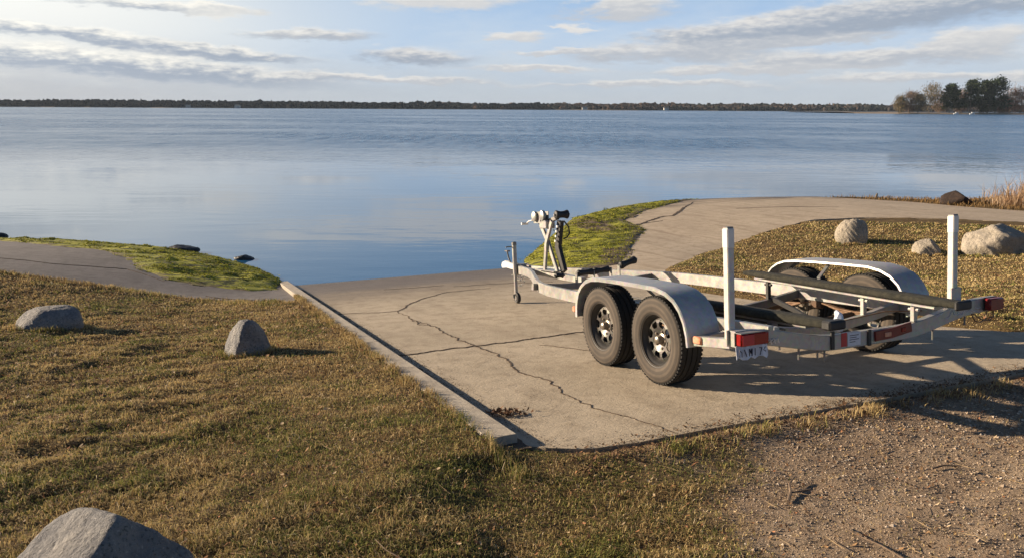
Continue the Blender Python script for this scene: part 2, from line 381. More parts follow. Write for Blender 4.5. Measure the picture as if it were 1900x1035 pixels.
def galv(name, c1, c2, rough=.42, metal=.55, grime=.25):
    m, n, b = newmat(name); t = n.node('ShaderNodeTexCoord').outputs['Object']
    f = n.noise(t, 5., 7, .7); vo = n.node('ShaderNodeTexVoronoi', {'Vector': t, 'Scale': 45.}).outputs['Color']
    col = n.mix(n.ss(f, .35, .7), c1, c2); col = n.mix(.10, col, vo, 'OVERLAY')
    st = n.noise(n.vmul(t, (1, 1, .25)), 16., 6, .7); col = n.mix(n.ss(st, .58, .78, 0., grime), col, (.14, .11, .085))
    n.put(b.inputs['Base Color'], col); b.inputs['Metallic'].default_value = metal
    n.put(b.inputs['Roughness'], n.ss(f, .3, .7, rough-.06, rough+.14))
    bp = n.node('ShaderNodeBump', {'Strength': .12, 'Distance': .01, 'Height': f}); n.put(b.inputs['Normal'], bp.outputs[0]); return m
M['galv'] = galv('galvanised_steel', (.345, .34, .325), (.41, .40, .375), .42, .5, .55)
M['fender'] = galv('fender_aluminium', (.42, .42, .42), (.52, .515, .50), .42, .45, .45)
M['galv_dark'] = galv('dull_galvanised_steel', (.17, .17, .17), (.25, .24, .225), .5, .5, .5)
M['post'] = galv('white_guide_post', (.50, .485, .45), (.60, .58, .54), .5, .1, .4)
M['cap'] = basic('white_post_cap', (.76, .74, .70), (.68, .66, .62), 20, .4)
M['black'] = basic('black_steel', (.018, .018, .019), (.035, .033, .03), 18, .55, bump=.15, bscale=60)
M['axle'] = basic('rusty_axle_steel', (.05, .04, .034), (.13, .075, .045), 9, .75, metal=.2, bump=.3, bscale=50)
M['rust'] = basic('rusty_spring', (.16, .08, .04), (.30, .20, .13), 14, .8, bump=.4, bscale=60)
M['rubber'] = basic('black_rubber_roller', (.014, .014, .015), (.03, .03, .03), 12, .6)
M['carpet'] = basic('olive_black_carpet', (.016, .017, .013), (.045, .043, .030), 22, .98, bump=1., bscale=260, bd=.006)
M['lens_red'] = basic('red_lens', (.30, .010, .008), (.20, .006, .006), 6, .22, coord='Object')
M['lens_red_dark'] = basic('dull_red_lens', (.20, .012, .012), (.12, .01, .01), 10, .3)
M['amber'] = basic('faded_amber_lens', (.62, .22, .10), (.70, .38, .26), 30, .35)
M['white'] = basic('white_plastic', (.78, .78, .76), (.70, .70, .68), 10, .4)
M['plate'] = basic('pale_blue_plate', (.50, .55, .66), (.60, .63, .70), 60, .45, metal=.2)
M['ink'] = basic('dark_print', (.05, .055, .08), None, rough=.6)
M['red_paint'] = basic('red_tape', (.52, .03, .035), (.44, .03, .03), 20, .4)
M['brass'] = basic('worn_hub_metal', (.24, .20, .16), (.36, .32, .27), 30, .35, metal=.8)
M['rim'] = galv('wheel_disc_steel', (.085, .082, .078), (.17, .16, .145), .45, .6, .6)
M['rag'] = basic('blue_plastic_wrap', (.45, .50, .62), (.75, .77, .80), 18, .5)
M['chalk'] = basic('chalky_scuffs', (.62, .62, .66), (.5, .5, .56), 30, .8)

# tyre
m, n, b = newmat('dusty_tyre_rubber'); t = n.node('ShaderNodeTexCoord').outputs['Object']
sx = n.node('ShaderNodeSeparateXYZ', {0: t})
rad = n.m('SQRT', n.m('ADD', n.m('POWER', sx.outputs[0], 2), n.m('POWER', sx.outputs[2], 2)))
dust = n.m('MULTIPLY', n.ss(rad, .318, .300), n.ss(n.noise(t, 7., 6, .6), .25, .7, .55, 1.))
ringm = n.ss(n.m('SINE', n.m('MULTIPLY', rad, 150.)), -.6, .9)
n.put(b.inputs['Base Color'], n.mix(n.m('MULTIPLY', dust, n.m('ADD', .55, n.m('MULTIPLY', ringm, .45))), (.016, .0155, .015), (.100, .079, .060)))
b.inputs['Roughness'].default_value = .85
hh_ = n.m('ADD', n.m('MULTIPLY', n.m('SINE', n.m('MULTIPLY', rad, 420.)), .15), n.noise(t, 60., 4))
n.put(b.inputs['Normal'], n.node('ShaderNodeBump', {'Strength': .25, 'Distance': .004, 'Height': hh_}).outputs[0])
M['tyre'] = m

def vcol(name, rough=.9, trans=0., noisescale=0.):
    m, n, b = newmat(name); c = n.node('ShaderNodeAttribute', attribute_name='col').outputs['Color']
    if noisescale:
        g = n.node('ShaderNodeNewGeometry').outputs['Position']
        c = n.mix(n.ss(n.noise(g, noisescale, 4), .35, .7, 0., .6), c, (.05, .045, .03))
    n.put(b.inputs['Base Color'], c); b.inputs['Roughness'].default_value = rough; b.inputs['Specular IOR Level'].default_value = .25
    if trans:
        tr = n.node('ShaderNodeBsdfTranslucent', {0: c}); out = m.node_tree.nodes['Material Output']
        mx = n.node('ShaderNodeMixShader', {0: trans, 1: b.outputs[0], 2: tr.outputs[0]}); n.l.new(mx.outputs[0], out.inputs[0])
    return m
M['grass'] = vcol('dry_lawn_blades', .85, .22)
M['reed'] = vcol('dry_reeds', .85, .3)
M['leaf'] = vcol('dead_leaves', .8, .15)
M['pebble'] = vcol('gravel_stones', .9)
M['foliage'] = vcol('tree_foliage', .95, .1)
M['farfol'] = vcol('far_woodland', 1.0); M['farfol'].node_tree.nodes['Principled BSDF'].inputs['Specular IOR Level'].default_value = 0.
M['bark'] = basic('grey_bark', (.12, .10, .08), (.20, .17, .14), 6, .95)

# ground
m, n, b = newmat('ground_soil_thatch_gravel'); g = n.node('ShaderNodeNewGeometry').outputs['Position']
gm = n.node('ShaderNodeAttribute', attribute_name='gravel').outputs['Fac']
mu = n.node('ShaderNodeAttribute', attribute_name='mud').outputs['Fac']
th = n.mix(n.ss(n.noise(g, 2.2, 6, .65), .35, .65), (.11, .075, .036), (.20, .14, .065)); th = n.mix(n.ss(n.noise(g, 60., 5, .7), .42, .68, 0., .8), th, (.05, .034, .018))
n1 = n.noise(g, 1.3, 6, .65); n2 = n.noise(g, 28., 6, .75); n3 = n.noise(g, 120., 4, .7)
gv = n.mix(n.ss(n1, .35, .68), (.28, .205, .14), (.37, .285, .20))
gv = n.mix(n.ss(n2, .50, .70, 0., .75), gv, (.11, .075, .05)); gv = n.mix(n.ss(n3, .56, .72, 0., .8), gv, (.44, .36, .27)); gv = n.mix(n.ss(n3, .42, .3, 0., .7), gv, (.09, .065, .045))
col = n.mix(gm, th, gv); col = n.mix(mu, col, (.055, .045, .035))
n.put(b.inputs['Base Color'], col); b.inputs['Roughness'].default_value = .97; b.inputs['Specular IOR Level'].default_value = .15
n.put(b.inputs['Normal'], n.node('ShaderNodeBump', {'Strength': .9, 'Distance': .02, 'Height': n.m('ADD', n2, n.m('MULTIPLY', n3, .35))}).outputs[0])
M['ground'] = m

# algae
m, n, b = newmat('yellow_green_algae'); g = n.node('ShaderNodeNewGeometry').outputs['Position']
gs = n.node('ShaderNodeSeparateXYZ', {0: g})
st = n.node('ShaderNodeCombineXYZ', {0: gs.outputs[0], 1: n.m('MULTIPLY', gs.outputs[1], 1.0), 2: 0.}).outputs[0]
a1 = n.noise(st, 1.1, 6, .65); a2 = n.noise(n.vmul(g, (2.2, 6.0, 6.0)), 1., 6, .72); a3 = n.noise(g, 40., 4, .7)
col = n.mix(n.ss(a1, .35, .62), (.42, .40, .025), (.27, .275, .018))
col = n.mix(n.ss(a2, .49, .57, 0., .92), col, (.045, .05, .010)); col = n.mix(n.ss(a3, .55, .72, 0., .6), col, (.42, .42, .05))
mp = n.node('ShaderNodeAttribute', attribute_name='mud').outputs['Fac']
col = n.mix(n.ss(n.m('ADD', mp, n.m('MULTIPLY', n.m('SUBTRACT', a2, .5), 1.6)), .25, .75), col, n.mix(a3, (.20, .145, .09), (.12, .085, .05)))
n.put(b.inputs['Base Color'], col); b.inputs['Roughness'].default_value = .8
n.put(b.inputs['Normal'], n.node('ShaderNodeBump', {'Strength': .9, 'Distance': .04, 'Height': n.m('ADD', a2, n.m('MULTIPLY', a3, .4))}).outputs[0])
M['algae'] = m

# water
m, n, b = newmat('lake_water'); g = n.node('ShaderNodeNewGeometry').outputs['Position']
sp = n.node('ShaderNodeSeparateXYZ', {0: g}); px, py, pz = sp.outputs
bandn = n.noise(n.vmul(g, (.010, .020, 0)), 1., 8, .72)
far = n.ss(n.m('ADD', py, n.m('MULTIPLY', n.m('SUBTRACT', n.noise(n.vmul(g, (.03, .05, 0)), 1., 7, .7), .5), 46.)), 38., 80.)
gust = n.ss(bandn, .36, .62, .50, 1.)
amp_far = n.m('MULTIPLY', far, gust)
near_w = n.m('ADD', n.m('MULTIPLY', n.noise(n.vmul(g, (.45, 1.5, 0)), 1., 3, .5), .010), n.m('MULTIPLY', n.noise(n.vmul(g, (3.5, 9., 0)), 1., 3, .5), .0014))
mod = n.ss(n.noise(n.vmul(g, (.05, .16, 0)), 1., 3), .35, .65, .15, 1.)
near_w = n.m('MULTIPLY', near_w, mod)
far_w = n.m('ADD', n.m('MULTIPLY', n.noise(n.vmul(g, (.9, 1.6, 0)), 1., 4, .6), .16), n.m('MULTIPLY', n.noise(n.vmul(g, (.16, .40, 0)), 1., 3, .5), .25))
far_w = n.m('ADD', far_w, n.m('MULTIPLY', n.noise(n.vmul(g, (1.1, .28, 0)), 1., 4, .6), .34))
hw_ = n.m('ADD', near_w, n.m('MULTIPLY', far_w, amp_far))
n.put(b.inputs['Normal'], n.node('ShaderNodeBump', {'Strength': 1., 'Distance': 1.0, 'Height': hw_}).outputs[0])
b.inputs['Base Color'].default_value = (.025, .115, .250, 1)
tex = n.noise(n.vmul(g, (.55, .12, 0)), 1., 5, .7)
n.put(b.inputs['Roughness'], n.m('ADD', n.m('MULTIPLY', n.m('MULTIPLY', n.m('SUBTRACT', tex, .5), amp_far), .5), n.ss(amp_far, 0., 1., .035, .26))); b.inputs['IOR'].default_value = 1.45
M['water'] = m

# ------------------------------------------------------------------ ground sheet
def axis(lo, hi, step, f0, f1, grow=1.25):
    a = list(np.arange(lo, hi+1e-6, step)); s = step
    x = a[-1]
    while x < f1: s *= grow; x += s; a.append(x)
    x = a[0]; s = step
    while x > f0: s *= grow; x -= s; a.insert(0, x)
    return np.array(a)
gx = axis(-9.5, 9.5, .05, -3000, 3000, 1.10); gy = axis(.8, 14.5, .045, -2900, 3100, 1.10); gx[0], gx[-1] = -3050, 3050; gy[0], gy[-1] = -2950, 3150
GX, GY = np.meshgrid(gx, gy); P = np.stack([GX.ravel(), GY.ravel()], 1)
Z = terr(P)
s_ramp = sgn(P, P_RAMP); s_gr = sgn(P, GRAV); s_l = sgn(P, P_LEFT); s_r = sgn(P, P_RIGHT)
lat, al = latal(P)
def gravel_mask(P, s=None):
    s = sgn(P, GRAV) if s is None else s
    return sstep((s+fbm(P[:, 0]*1.6, P[:, 1]*1.6, 5, 5, .65)*1.3+.16)/.75)
GM = gravel_mask(P, s_gr)
land = Z > .02
curbzone = (lat > -.19) & (lat < 0) & (al > -6) & (al < 10.95)
grassy = (s_ramp < -.02) & (s_l < 0) & (s_r < 0) & ~curbzone
nearf = np.exp(-np.maximum(np.hypot(P[:, 0], P[:, 1])-10, 0)/8)
def bumps(P):
    return fbm(P[:, 0]*1.1, P[:, 1]*1.1, 21, 3)*.07 + fbm(P[:, 0]*4.2, P[:, 1]*5.5, 3, 4, .6)*.075
lift = sstep(-np.maximum(np.maximum(s_ramp, -.0-100*(~((al > -6) & (al < 11.4) & (lat > -1.2) & (lat < 0)))), -9)/.25)
B_ = bumps(P)*1.35+fbm(P[:, 0]*11, P[:, 1]*12, 13, 2)*.035*np.exp(-np.maximum(P[:, 1]-5, 0)/4)
edge = sstep(-np.maximum(np.maximum(s_ramp, s_l), s_r)/.35)
Zg = Z+np.where(grassy & land, (B_*(1-GM*.55)+.035)*edge*nearf, 0)
Zg = np.where(grassy & land & (GM > .05), Zg+GM*nearf*fbm(P[:, 0]*14, P[:, 1]*14, 9, 3)*.028, Zg)
# the lawn beside the curb stands level with its top
cw_ = sstep((lat+2.2)/1.6)*(lat <= -.19)*sstep((al-1.6)/1.0)*sstep((14.2-al)/3.0)
kk_ = sstep((al-10.6)/1.7); cw_ = cw_*(1-kk_+kk_*sstep((-.05-lat)/1.3))
Zg = Zg*(1-cw_)+cw_*(SLOPE*np.minimum(al, 11.3)+.066+B_*.2)
cf_ = sstep((13.2-al)/1.7)*sstep((al-11.1)/.1)*sstep((lat+.9)/.6)*(lat < RAMP_W+4)
Zg = np.where(cf_ > 0, np.minimum(Zg, (1-cf_)*Zg+cf_*(SLOPE*11.3+.004+B_*.25)), Zg)
Zg = np.where((s_ramp > -.02) | curbzone, Z-.09, Zg)
Zg = np.where((s_l > 0) | (s_r > 0), Z-.08, Zg)
Zg = np.where(Z <= .02, Z-.02, Zg)
mud = sstep((.10-Z)/.12)*(Z > -3.5)
ny, nx = GX.shape; idx = np.arange(nx*ny).reshape(ny, nx)
q = np.stack([idx[:-1, :-1], idx[:-1, 1:], idx[1:, 1:], idx[1:, :-1]], -1).reshape(-1, 4)
me = fastmesh('ground', np.column_stack([P, Zg]), q.ravel(), np.full(len(q), 4), attrs={'gravel': GM, 'mud': mud})
tag(link('ground', me, M['ground'], smooth=True), kind='structure')
def gz(Q):   # height of the built ground (bilinear in the grid)
    Q = np.atleast_2d(Q); G = Zg.reshape(ny, nx)
    i = np.clip(np.searchsorted(gx, Q[:, 0])-1, 0, nx-2); j = np.clip(np.searchsorted(gy, Q[:, 1])-1, 0, ny-2)
    fx = (Q[:, 0]-gx[i])/(gx[i+1]-gx[i]); fy = (Q[:, 1]-gy[j])/(gy[j+1]-gy[j])
    return (G[j, i]*(1-fx)+G[j, i+1]*fx)*(1-fy)+(G[j+1, i]*(1-fx)+G[j+1, i+1]*fx)*fy
def gz1(x, y): return float(gz([(x, y)])[0])

# lake: a flat sheet from the shore to the far bank
wv = [(-3040, -60, 0), (3040, -60, 0), (3040, 3140, 0), (-3040, 3140, 0)]
me = bpy.data.meshes.new('lake_water'); me.from_pydata(wv, [], [(0, 1, 2, 3)])
tag(link('lake_water', me, M['water']), kind='structure')

# ------------------------------------------------------------------ paved sheets
from mathutils.geometry import delaunay_2d_cdt
def densify(poly, step, jit=0.0, seed=1):
    out = []; rr = random.Random(seed)
    for i in range(len(poly)):
        A = Vector(poly[i][:2]); B = Vector(poly[(i+1) % len(poly)][:2]); L = (B-A).length; k = max(1, int(L/step))
        nrm = Vector((-(B-A).y, (B-A).x)).normalized() if L > 0 else Vector((0, 0))
        for j in range(k):
            p = A.lerp(B, j/k)
            if jit and j: p = p+nrm*rr.uniform(-jit, jit)
            out.append((p.x, p.y))
    return out
def sheet(name, poly, zf, thick, m, step=.25, jit=0., parent=None, attrs=None, seed=1, smooth=True):
    """a slab with a real thickness that follows zf"""
    bd = densify(poly, step, jit, seed); nb = len(bd)
    A = np.array(bd); x0, y0 = A.min(0); x1, y1 = A.max(0)
    gxs = np.arange(x0, x1, step); gys = np.arange(y0, y1, step)
    Q = np.array([(x+(step/2 if j % 2 else 0), y) for j, y in enumerate(gys) for x in gxs])
    s = sgn(Q, bd); Q = Q[s > step*.35]
    pts = [Vector(p) for p in bd]+[Vector(p) for p in Q]
    vs, es, fs, *_ = delaunay_2d_cdt(pts, [], [list(range(nb))], 1, 1e-5)
    V2 = np.array([(p.x, p.y) for p in vs]); zt = zf(V2)
    cnt = {}
    for f in fs:
        for i in range(len(f)):
            a, c = f[i], f[(i+1) % len(f)]; cnt[(a, c)] = 1
    border = [(a, c) for (a, c) in cnt if (c, a) not in cnt]
    n0 = len(V2); V = np.vstack([np.column_stack([V2, zt]), np.column_stack([V2, zt]), np.column_stack([V2, zt-thick])])
    F2 = [tuple(f) for f in fs]; sizes = []; loops = []
    for f in F2: loops += list(f); sizes.append(len(f))
    for a, c in border: loops += [c+n0, a+n0, a+2*n0, c+2*n0]; sizes.append(4)
    at = None
    if attrs: at = {k: np.tile(fn(V2), 3) for k, fn in attrs.items()}
    me = fastmesh(name, V, loops, sizes, attrs=at)
    o = link(name, me, m, parent, smooth=False)
    if smooth:
        sm = np.zeros(len(sizes), bool); sm[:len(F2)] = True; me.polygons.foreach_set('use_smooth', sm)
    return o
plane_z = lambda off: (lambda V: SLOPE*((V-RA)@RN)+off)
# ramp: two cast panels with an open joint between them, each crossed by a crack
JA = 7.96   # joint
ramp = empty('ramp_slab', rp(2.4, 6)); tag(ramp, kind='structure')
def rel(o, par):
    o.parent = par; o.matrix_parent_inverse = Matrix.Translation(-Vector(par.location)); return o
def wob(P, seed): return (fbm(P[:, 0]*.8, P[:, 1]*.8, seed, 3))*.012
lower = [rp(0.0, -4)[:2], rp(RAMP_W, -4)[:2], rp(RAMP_W, 3)[:2], rp(RAMP_W, JA-.006)[:2], rp(0, JA-.006)[:2]]
upper = [rp(0, JA+.006)[:2], rp(RAMP_W, JA+.006)[:2]]+P_RAMP[3:]
rel(sheet('panel', lower, plane_z(0), .12, M['concrete'], .3, parent=None, smooth=False), ramp)
rel(sheet('panel', upper, plane_z(0), .12, M['concrete'], .3, parent=None, smooth=False), ramp)
def strip(name, path, wfun, zf, m, seed=0, par=None, thick=.004, sub=.025):
    rr = random.Random(seed); P = [Vector(p[:2]) for p in path]; out = []
    for i in range(len(P)-1):
        L = (P[i+1]-P[i]).length; k = max(2, int(L/sub))
        for j in range(k): out.append(P[i].lerp(P[i+1], j/k))
    out.append(P[-1]); N = len(out); V = []; off = 0
    for i, p in enumerate(out):
        T = (out[min(i+1, N-1)]-out[max(i-1, 0)]).normalized(); nr = Vector((-T.y, T.x))
        off = off*.86+rr.uniform(-.016, .016)
        c = p+nr*off; wl, wr = wfun(i/(N-1), rr)
        V += [c+nr*wl, c-nr*wr]
    A = np.array([(v.x, v.y) for v in V]); z = zf(A); n0 = len(A)
    V3 = np.vstack([np.column_stack([A, z]), np.column_stack([A, z-thick])]); loops = []; sizes = []
    for i in range(N-1):
        a, b_, c, d = 2*i, 2*i+1, 2*i+3, 2*i+2
        loops += [a, b_, c, d, a+n0, a, d, d+n0, b_, b_+n0, c+n0, c]; sizes += [4, 4, 4]
    return rel(link(name, fastmesh(name, V3, loops, sizes), m), par) if par else link(name, fastmesh(name, V3, loops, sizes), m)
crackw = lambda base: (lambda t, rr: (base*rr.uniform(.3, 1.3), base*rr.uniform(.3, 1.3)))
taper = lambda base: (lambda t, rr: (base*rr.uniform(.25, 1.3)*max(.2, math.sin(math.pi*min(max(t, .05), .95))), base*rr.uniform(.25, 1.3)*max(.2, math.sin(math.pi*min(max(t, .05), .95)))))
CRACK_B = [(-1.54, 9.85), (-1.27, 9.06), (-0.95, 8.55), (-0.56, 7.54), (-0.23, 6.83), (0.0, 6.18), (0.07, 5.86), (0.25, 5.53), (0.42, 5.02), (0.56, 4.69), (0.75, 4.41), (0.87, 4.27), (0.93, 4.09)]
CRACK_A = [(-2.35, 9.84), (-1.81, 9.78), (-1.54, 9.85), (-1.41, 10.93), (-1.04, 11.81), (-.35, 12.1)]
strip('crack', CRACK_B, taper(.010), plane_z(.0045), M['dirt'], 3, ramp)
strip('crack', CRACK_A, taper(.014), plane_z(.0045), M['dirt'], 4, ramp)
strip('crack', [(-1.27, 9.06), (-1.1, 8.62), (-.95, 8.5)], taper(.006), plane_z(.0052), M['dirt'], 5, ramp)
strip('crack', [(0.25, 7.0), (.55, 6.75), (.75, 6.6)], taper(.005), plane_z(.0045), M['dirt'], 6, ramp)
strip('crack', [(-1.0, 12.6), (-.2, 12.75), (.7, 12.6)], taper(.012), plane_z(.0045), M['dirt'], 8, ramp)
strip('crack', [(-2.2, 12.6), (-1.6, 12.7), (-1.2, 12.9)], taper(.012), plane_z(.0045), M['dirt'], 9, ramp)
strip('joint_fill', [rp(.02, JA), rp(2, JA), rp(RAMP_W-.02, JA)], lambda t, rr: (.010+rr.uniform(0, .004), .010+rr.uniform(0, .004)), plane_z(.0055), M['dirt'], 7, ramp)
# silt and dead leaves that fill the gutter along the curb
def gutw(t, rr):
    k = .060+.045*t+.035*max(0, math.sin(t*23))*t+(.10 if rr.random() < .045*(.3+t) else 0)
    if .90 < t < .955: k += .05*math.sin((t-.90)/.055*math.pi)
    return (.02, k*rr.uniform(.7, 1.2))
strip('gutter_silt', [rp(.012, -.6), rp(.012, 4), rp(.012, 8), rp(.012, 11.05)], gutw, plane_z(.007), M['silt'], 12, ramp, sub=.05)

# curb in three cast lengths
curb = empty('curb', rp(-.1, 6)); tag(curb, kind='structure')
for a0, a1 in ((-1.2, 3.05), (3.065, 7.4), (7.415, 10.93)):
    mb = MB(); N = 30; pts = []
    for i in range(N+1):
        p = rp(-.097, a0+(a1-a0)*i/N, .0); pts.append((p[0], p[1], p[2]))
    ed = .008
    prof = [(-.086, -.12), (.086, -.12), (.09, .052), (.09-ed, .060), (-.09+ed, .060), (-.09, .052)]
    mb.sweep(pts, prof)
    rel(mb.build('curb_block', M['curb']), curb)

# aprons
sheet('left_apron', P_LEFT, lambda V: np.maximum(terr(V), -.25)-.012+fbm(V[:, 0]*.6, V[:, 1]*.6, 31, 3)*.012, .10, M['apron_l'], .3, .03).__setitem__('kind', 'structure')
sheet('right_apron', P_RIGHT, lambda V: np.where(((V-RA)@RT < RAMP_W+1), np.minimum(terr(V), plane_z(0)(V)+.0+np.maximum((V-RA)@RT-4.9, 0)), terr(V))-.012+fbm(V[:, 0]*.5, V[:, 1]*.5, 33, 3)*.012*sstep(((V-RA)@RT-5)/2), .10, M['apron_r'], .3, .04, seed=3).__setitem__('kind', 'structure')
az_ = lambda V: terr(V)-.004+fbm(V[:, 0]*.5, V[:, 1]*.5, 33, 3)*.012*sstep(((V-RA)@RT-5)/2)
rc = empty('apron_cracks', (3, 20, 0)); tag(rc, kind='structure')
strip('crack', [(2.69, 19.63), (3.31, 20.91), (4.6, 22.91), (4.96, 23.08), (6.54, 27.33)], taper(.06), az_, M['dirt'], 21, rc, sub=.08, thick=.02)
strip('crack', [(1.6, 16.6), (2.2, 18.6), (3.6, 21.5), (4.4, 22.0)], taper(.05), az_, M['dirt'], 22, rc, sub=.08, thick=.02)
strip('crack', [(7.3, 24.5), (9.0, 24.6), (10.5, 24.2)], taper(.035), az_, M['dirt'], 24, rc, sub=.08, thick=.02)
strip('crack', [(-12, 14.6), (-9.63, 13.92), (-8.48, 13.75), (-7.29, 13.95), (-6.25, 13.2)], taper(.018), lambda V: terr(V)-.004+fbm(V[:, 0]*.6, V[:, 1]*.6, 31, 3)*.012, M['dirt'], 23, rc, sub=.06, thick=.02)
strip('crack', [(-5.1, 12.2), (-4.6, 11.95), (-4.2, 11.9)], taper(.03), lambda V: terr(V)-.004+fbm(V[:, 0]*.6, V[:, 1]*.6, 31, 3)*.012, M['dirt'], 25, rc, sub=.06, thick=.02)

# algae mats
def ragged(poly, amp, seed):
    D = densify(poly, .16); A = np.array(D); n_ = len(A); out = []
    for i in range(n_):
        T = A[(i+1) % n_]-A[i-1]; T = T/(np.hypot(*T)+1e-9); k = fbm(np.array([A[i, 0]*1.9]), np.array([A[i, 1]*1.9]), seed, 4, .65)[0]*amp*2
        out.append((A[i, 0]-T[1]*k, A[i, 1]+T[0]*k))
    return out
def algz(seed, amp, poly): return lambda V: np.maximum(terr(V), 0)+.012+.03*sstep(pdist(V, poly)/.5)-.03*sstep(1-pdist(V, poly)/.12)+fbm(V[:, 0]*2.2, V[:, 1]*3.5, seed, 4, .6)*amp*sstep(pdist(V, poly)/.6)
tag(sheet('algae_mat', ragged(P_ALGL, .16, 41), algz(42, .17, P_ALGL), .06, M['algae'], .09, attrs={'mud': lambda V: .55*sstep(1-pdist(V, ALG_L, False)/.30)}), 'bright yellow-green algae mat on the left shore beside the grey paving', 'algae', kind='stuff')
tag(sheet('algae_mat', ragged(P_ALGR, .18, 44), algz(45, .15, P_ALGR), .06, M['algae'], .10,
          attrs={'mud': lambda V: .75*sstep(1-pdist(V, ALG_R, False)/.7)+sstep((fbm(V[:, 0]*.55+3, V[:, 1]*.42, 46, 4)-.06+.05*(V[:, 0] > 2.0))/.30)}), 'yellow-green algae mat on the bank behind the winch stand', 'algae', kind='stuff')

# ------------------------------------------------------------------ boulders
def boulder(loc, dims, seed, planes=(), m='rock_grey', label='', rot=0., name='boulder', sub=6, rough=.078, sink=.18, k=24, extra=9, cat='boulder', group=None):
    bm = bmesh.new(); bmesh.ops.create_icosphere(bm, subdivisions=sub, radius=1); bm.verts.ensure_lookup_table()
    D = np.array([v.co[:] for v in bm.verts]); rr = np.random.default_rng(seed)
    pl = [(np.array(n_, float)/np.linalg.norm(n_), p) for n_, p in planes]
    for i in range(extra):
        n_ = rr.normal(size=3); n_[2] = abs(n_[2])*.8-.1; n_ /= np.linalg.norm(n_); pl.append((n_, rr.uniform(.82, 1.05)))
    inv = np.full(len(D), 1.0**k)
    inv = np.full(len(D), .95**k)
    for n_, p in pl:
        c = np.maximum(D@n_, 0)/p; inv = inv+c**k
    r = inv**(-1./k)
    Pn = D*r[:, None]
    nz = fbm(Pn[:, 0]*22+Pn[:, 2]*11, Pn[:, 1]*22-Pn[:, 2]*17, seed+9, 3, .6)*rough*.35 + fbm(Pn[:, 0]*2.5+Pn[:, 2]*1.7+seed, Pn[:, 1]*2.5-Pn[:, 2]*1.3, seed, 5, .55)*rough*2 + fbm(Pn[:, 0]*9+Pn[:, 2]*5, Pn[:, 1]*9-Pn[:, 2]*7, seed+5, 3)*rough*.45
    Pn = Pn*(1+nz)[:, None]
    Pn = Pn*np.array(dims); Pn[:, 2] += dims[2]*(1-2*sink)*.5
    for v, p in zip(bm.verts, Pn): v.co = p
    me = bpy.data.meshes.new(name); bm.to_mesh(me); bm.free()
    o = link(name, me, M[m], smooth=True); o.location = loc; o.rotation_euler.z = rot
    tag(o, label, cat, group); return o
def at(x, y, dz=0): return (x, y, gz1(x, y)+dz)
G_B = 'boulders set on the lawn beside the ramp'
boulder(at(-5.42, 8.5), (.39, .30, .22), 3, [((-.65, -.45, .60), .70), ((.2, -.8, .55), .80), ((.1, 0, 1), .86)], 'rock_grey', 'low flat grey boulder on the lawn at the left edge, below the grey paving', group=G_B, k=12)
boulder(at(-2.55, 6.95), (.24, .235, .245), 8, [((-.75, -.55, .42), .60), ((.55, -.75, .30), .66), ((.9, .1, .35), .72), ((.0, .6, .6), .8)], 'rock_grey', 'egg-shaped grey boulder standing alone on the lawn left of the ramp curb', group=G_B, sink=.1, extra=3, k=11)
boulder(at(-1.50, 2.40, -.02), (.33, .32, .25), 15, [((-.42, -.42, .80), .60), ((.80, -.40, .42), .62), ((.35, -.8, .35), .80), ((-.8, .1, .3), .92), ((.3, .7, .5), .75)], 'rock_grey', 'large angular grey boulder cut off by the bottom left corner', group=G_B, sub=6, rough=.05, sink=.12, extra=3)
boulder(at(7.75, 16.95), (.38, .36, .37), 21, [((.9, -.35, .1), .80), ((-.2, -.9, .1), .85)], 'rock_pale', 'round pale boulder on the lawn behind the far trailer fender', group=G_B, sink=.08, k=9, extra=5)
boulder(at(8.57, 15.3), (.30, .24, .235), 27, [((.7, -.4, .6), .62), ((-.4, -.3, .8), .82)], 'rock_pale', 'small low pale boulder between the round boulder and the big one', group=G_B, sink=.2)
boulder(at(9.85, 15.05), (.74, .50, .42), 33, [((-.75, -.1, .55), .74), ((.35, -.3, .9), .74), ((.6, -.8, .1), .75)], 'rock_pale', 'largest pale boulder on the lawn at the right edge of the picture', group=G_B, sink=.12)
boulder(at(15.6, 26.4), (.66, .45, .36), 39, [((-.62, -.2, .75), .50), ((.78, -.2, .65), .46)], 'rock_dark', 'dark brown peaked rock on the shore beside the dry reeds', sink=.1, cat='rock', sub=4, k=16, extra=2)
o = boulder((-7.72, 17.4, .03), (.36, .2, .12), 43, [((.5, 0, 1), .6)], 'rock_wet', 'wide black wet rock in the water at the edge of the left algae', name='wet_rock', cat='rock', sub=4, rough=.22, extra=4)
o = boulder((-6.03, 16.65, -.01), (.21, .13, .10), 47, [((-.5, 0, 1), .6), ((.6, 0, .8), .55)], 'rock_wet', 'small black wet rock alone in the water above the ramp corner', name='wet_rock', cat='rock', sub=4, rough=.22, extra=4)
o = boulder((-13.1, 18.95, .04), (.22, .2, .10), 51, [], 'rock_wet', 'black wet rock on the shoreline at the left picture edge', name='wet_rock', cat='rock', sub=4, rough=.2, extra=4)

# ------------------------------------------------------------------ trailer
TO = Vector((1.94624, 6.08037, 1.30902))
tu = Vector((-.392259, .910268, -.13246)); tv = Vector((-.918388, -.39568, .000537)); tw = Vector((-.051923, .121861, .991188))
tu.normalize(); tv = (tv-tu*tv.dot(tu)).normalized(); tw = tu.cross(tv)
T = empty('boat_trailer', TO); T.matrix_world = Matrix.Translation(TO) @ Matrix(((tu.x, tv.x, tw.x), (tu.y, tv.y, tw.y), (tu.z, tv.z, tw.z))).to_4x4()
tag(T, 'empty galvanised tandem-axle boat trailer parked on the concrete ramp', 'boat trailer')
